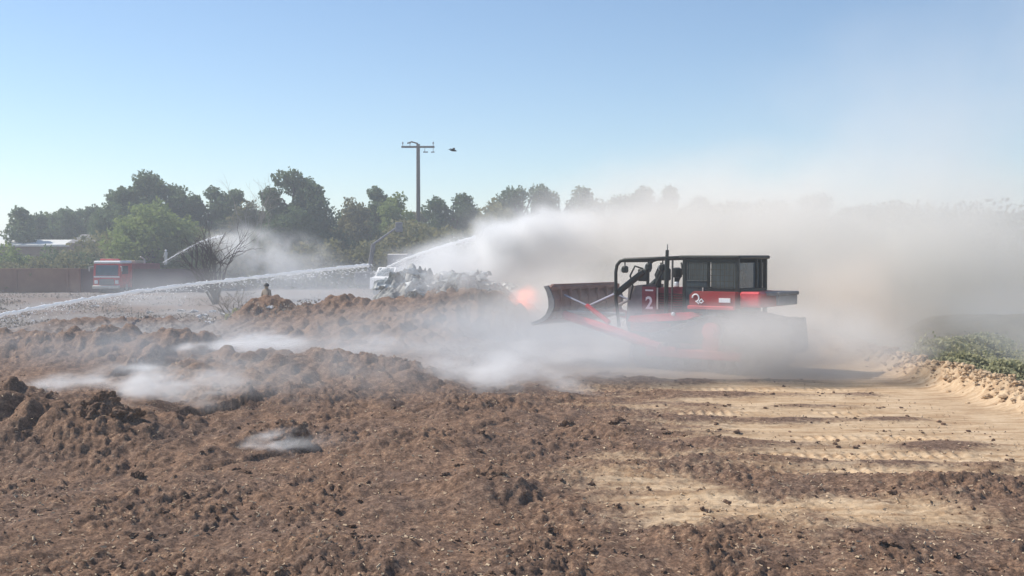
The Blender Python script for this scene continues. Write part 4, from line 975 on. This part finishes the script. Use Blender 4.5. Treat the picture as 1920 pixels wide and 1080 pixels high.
# ------------------------------------------------------------------ smoke
def smoke(label, c, rad, dens, col=(0.8, 0.8, 0.8), rot=(0, 0, 0), ns=0.5, lo=0.35, hi=0.65, warp=0.35, xf=None, zf=None, stretch=(1, 1, 1), an=0.2, edge=0.35, name='smoke', seed=0, detail=3, absorb=None, step=1.0, cat='smoke', emit=0, kind='stuff'):
    """closed rounded domain; density fades to nothing inside it. xf = (x0,d0,x1,d1) in unit local x"""
    m = bpy.data.materials.new(name + '_volume'); m.use_nodes = True; t = m.node_tree
    t.nodes.remove(t.nodes['Principled BSDF']); out = t.nodes['Material Output']
    pv = N(t, 'ShaderNodeVolumePrincipled'); pv.inputs['Color'].default_value = (*col, 1); pv.inputs['Anisotropy'].default_value = an
    if absorb: pv.inputs['Absorption Color'].default_value = (*absorb, 1)
    tc = N(t, 'ShaderNodeTexCoord')
    def vm(op, a, b_=None):
        n = N(t, 'ShaderNodeVectorMath', operation=op)
        for i, q in enumerate((a, b_)):
            if q is None: continue
            if isinstance(q, tuple): n.inputs[i].default_value = q
            else: t.links.new(q, n.inputs[i])
        return n
    def ma(op, a, b_=None, clamp=False):
        n = N(t, 'ShaderNodeMath', operation=op, use_clamp=clamp)
        for i, q in enumerate((a, b_)):
            if q is None: continue
            if isinstance(q, (int, float)): n.inputs[i].default_value = q
            else: t.links.new(q, n.inputs[i])
        return n.outputs[0]
    p = tc.outputs['Object']
    pn = vm('MULTIPLY', p, tuple(ns * rad[i] * stretch[i] for i in range(3))).outputs[0]   # metres * ns
    pn = vm('ADD', pn, (seed * 7.3, seed * 3.1, seed * 1.7)).outputs[0]
    n1 = N(t, 'ShaderNodeTexNoise'); n1.inputs['Scale'].default_value = 1; n1.inputs['Detail'].default_value = detail; n1.inputs['Roughness'].default_value = 0.55
    t.links.new(pn, n1.inputs['Vector'])
    # distort the boundary with the colour of the noise
    wv = vm('SUBTRACT', n1.outputs['Color'], (0.5, 0.5, 0.5)).outputs[0]
    q = vm('ADD', p, vm('MULTIPLY', wv, (warp * 2,) * 3).outputs[0]).outputs[0]
    ln = vm('LENGTH', q).outputs['Value']
    mr = N(t, 'ShaderNodeMapRange', interpolation_type='SMOOTHSTEP'); t.links.new(ln, mr.inputs[0])
    mr.inputs[1].default_value = edge; mr.inputs[2].default_value = 0.95; mr.inputs[3].default_value = 1; mr.inputs[4].default_value = 0
    ln0 = vm('LENGTH', p).outputs['Value']
    mr0 = N(t, 'ShaderNodeMapRange', interpolation_type='SMOOTHSTEP'); t.links.new(ln0, mr0.inputs[0])
    mr0.inputs[1].default_value = 0.75; mr0.inputs[2].default_value = 1.0; mr0.inputs[3].default_value = 1; mr0.inputs[4].default_value = 0
    d = ma('MULTIPLY', mr.outputs[0], mr0.outputs[0])
    mn = N(t, 'ShaderNodeMapRange', interpolation_type='SMOOTHSTEP'); t.links.new(n1.outputs['Fac'], mn.inputs[0])
    mn.inputs[1].default_value = lo; mn.inputs[2].default_value = hi; mn.inputs[3].default_value = 0.0; mn.inputs[4].default_value = 1
    d = ma('MULTIPLY', d, mn.outputs[0])
    sp = N(t, 'ShaderNodeSeparateXYZ'); t.links.new(p, sp.inputs[0])
    for ax, f_ in ((0, xf), (2, zf)):
        if f_:
            mm = N(t, 'ShaderNodeMapRange'); t.links.new(sp.outputs[ax], mm.inputs[0])
            for k in range(2): mm.inputs[1 + k].default_value = f_[0 if k == 0 else 2]; mm.inputs[3 + k].default_value = f_[1 if k == 0 else 3]
            d = ma('MULTIPLY', d, mm.outputs[0])
    d = ma('MULTIPLY', d, dens)
    if emit:
        pv.inputs['Emission Color'].default_value = (1, 0.13, 0.03, 1)
        t.links.new(ma('MULTIPLY', d, emit), pv.inputs['Emission Strength'])
    t.links.new(d, pv.inputs['Density']); t.links.new(pv.outputs[0], out.inputs['Volume'])
    m.cycles.volume_step_rate = step
    vv, ff = ico(3)
    o = np_mesh(name, vv * 1.0, ff, m, smooth=False, k=3); o.location = c; o.scale = rad; o.rotation_euler = rot
    return tag(o, label, cat, kind=kind)

TAN = (0.965, 0.945, 0.91); GREY = (0.86, 0.885, 0.91); WHT = (0.98, 0.985, 0.99)
smoke('orange flames glowing through smoke at the right end of the debris mound', (0.55, 41.3, 1.5), (0.85, 0.6, 0.75), 2.4, (0.9, 0.7, 0.6), ns=1.6, lo=0.35, hi=0.6, warp=0.35, edge=0.0, name='flames', cat='fire', seed=21, emit=1.8, kind='thing')
smoke('dense tan smoke bank rolling behind the bulldozer', (13.0, 46.5, 2.2), (19.5, 8.5, 7.2), 0.80, TAN, rot=(0, 0, R(10)), ns=0.2, lo=0.27, hi=0.60, warp=0.34, edge=0.0, seed=1, detail=6)
smoke('thin blue grey smoke drifting high over the right side', (25.0, 52.0, 8.5), (25.0, 11.0, 11.0), 0.10, (0.93, 0.95, 0.97), rot=(0, R(-14), 0), ns=0.13, lo=0.32, hi=0.68, warp=0.4, edge=0.05, seed=2, detail=6)
smoke('low grey smoke veil across the bulldozer tracks', (4.2, 27.4, 0.6), (8.2, 2.5, 1.7), 0.80, GREY, ns=0.5, lo=0.28, hi=0.60, warp=0.4, edge=0.05, seed=3, stretch=(0.6, 1, 1), detail=4)
smoke('brown dust swirling behind the bulldozer', (10.3, 32.6, 1.2), (3.9, 3.2, 3.3), 0.75, (0.92, 0.86, 0.79), ns=0.4, lo=0.27, hi=0.62, warp=0.35, edge=0.05, seed=4, detail=4)
smoke('dust cloud hiding the rear of the bulldozer tracks', (7.5, 27.3, 0.8), (4.4, 1.6, 1.75), 1.6, (0.92, 0.90, 0.875), ns=0.5, lo=0.22, hi=0.58, warp=0.35, edge=0.05, seed=17, detail=5)
smoke('white smoke pouring off the right crest of the central heap', (0.9, 24.6, 0.55), (4.3, 1.3, 0.95), 2.4, WHT, rot=(0, R(-3), 0), ns=1.1, lo=0.44, hi=0.66, warp=0.6, edge=0.0, seed=5, xf=(-0.9, 1.9, 0.7, 0.15), stretch=(0.6, 1, 1.3), detail=5)
smoke('blue grey smoke layer drifting between the heaps', (-0.5, 31.5, 0.9), (10.5, 4.6, 1.7), 0.46, GREY, ns=0.4, lo=0.36, hi=0.64, warp=0.45, edge=0.0, seed=6, stretch=(0.55, 1, 1.2), detail=5)
smoke('bright smoke from the left end of the central heap', (-6.2, 28.6, 0.72), (3.4, 0.9, 0.6), 8.0, WHT, rot=(0, R(-3), 0), ns=1.5, lo=0.47, hi=0.66, warp=0.7, edge=0.0, seed=7, xf=(-0.7, 1.7, 0.3, 0.06), stretch=(0.5, 1, 1.5), detail=6)
smoke('smoke trailing behind the crest of the near left heap', (-4.9, 21.0, 0.70), (6.2, 1.5, 0.72), 3.4, WHT, rot=(0, R(-2), 0), ns=1.3, lo=0.46, hi=0.68, warp=0.8, edge=0.0, seed=8, xf=(-0.85, 2.6, 0.0, 0.10), stretch=(0.5, 1, 1.5), detail=6)
smoke('grey haze of smoke spreading over the middle of the central heap', (-3.4, 23.0, 0.8), (6.0, 2.4, 1.2), 0.30, GREY, ns=0.6, lo=0.36, hi=0.66, warp=0.5, edge=0.0, seed=18, detail=5)
smoke('small white smoke vent in the near slope', (-3.25, 16.9, 0.24), (1.35, 0.45, 0.34), 7.0, WHT, rot=(0, R(-6), 0), ns=2.4, lo=0.44, hi=0.68, warp=0.8, edge=0.0, seed=29, xf=(-0.7, 2.0, 0.2, 0.12), stretch=(0.6, 1, 1.3), detail=6)
smoke('fine mist falling from the fire engine spray', (-17.6, 79, 3.3), (7.0, 3.0, 2.7), 0.75, WHT, rot=(0, R(10), 0), ns=0.45, lo=0.32, hi=0.62, warp=0.4, edge=0.0, name='mist', cat='mist', seed=10, detail=5, xf=(-0.9, 1.5, 0.9, 0.5))
smoke('white water spray fanning over the debris pile', (0.0, 46.4, 3.3), (8.0, 2.4, 1.9), 2.6, WHT, rot=(0, R(-13), 0), ns=0.5, lo=0.30, hi=0.58, warp=0.25, edge=0.1, name='mist', cat='mist', seed=11, xf=(-0.9, 0.4, 0.4, 1.4))
smoke('brightest white burst at the end of the water jet above the debris pile', (0.9, 44.6, 4.0), (3.4, 1.5, 1.7), 4.0, WHT, ns=0.7, lo=0.32, hi=0.6, warp=0.4, edge=0.0, name='mist', cat='mist', seed=23, detail=5)
smoke('thin spray hanging in front of the debris pile', (-2.4, 41.0, 2.6), (3.8, 1.4, 1.4), 1.3, WHT, ns=0.8, lo=0.35, hi=0.62, warp=0.4, edge=0.0, name='mist', cat='mist', seed=19)
smoke('smoke veil drifting in front of the flames', (1.8, 38.6, 1.4), (5.0, 1.8, 2.2), 0.70, TAN, ns=0.4, lo=0.25, hi=0.6, warp=0.25, edge=0.1, seed=14)
smoke('thin smoke hanging over the weeds beyond the berm', (17.5, 32, 0.9), (6.5, 5.5, 2.0), 0.20, GREY, ns=0.4, lo=0.25, hi=0.6, warp=0.35, edge=0.0, seed=27)
smoke('wisp of smoke along the crest of the central heap', (-3.4, 26.8, 0.95), (3.6, 0.6, 0.42), 2.2, WHT, ns=1.4, lo=0.42, hi=0.66, warp=0.7, edge=0.0, seed=31, stretch=(0.5, 1, 1.4), detail=6)
smoke('blue grey smoke veil over the left mounds', (-8.5, 26.5, 1.0), (7.5, 3.4, 1.2), 0.24, (0.84, 0.88, 0.93), ns=0.5, lo=0.34, hi=0.64, warp=0.5, edge=0.0, seed=33, stretch=(0.6, 1, 1.3), detail=5)
smoke('pale smoke over the far ground between the mounds', (-10, 58, 1.0), (19, 8, 2.4), 0.13, GREY, ns=0.2, lo=0.3, hi=0.62, warp=0.35, edge=0.0, seed=12, detail=4)

# ------------------------------------------------------------------ haze
mh = bpy.data.materials.new('haze_volume'); mh.use_nodes = True; t = mh.node_tree; t.nodes.remove(t.nodes['Principled BSDF'])
pv = N(t, 'ShaderNodeVolumePrincipled'); pv.inputs['Color'].default_value = (0.86, 0.92, 1.0, 1); pv.inputs['Density'].default_value = 0.0018; pv.inputs['Anisotropy'].default_value = 0.2
t.links.new(pv.outputs[0], t.nodes['Material Output'].inputs['Volume'])
hb = np.array([[x_, y_, z_] for x_ in (-2700, 2700) for y_ in (-60, 4400) for z_ in (-6, 18)], dtype=float)
hz_o = np_mesh('haze', hb, np.array([[0, 1, 3, 2], [4, 6, 7, 5], [0, 4, 5, 1], [2, 3, 7, 6], [0, 2, 6, 4], [1, 5, 7, 3]]), mh, smooth=False)
tag(hz_o, kind='stuff')
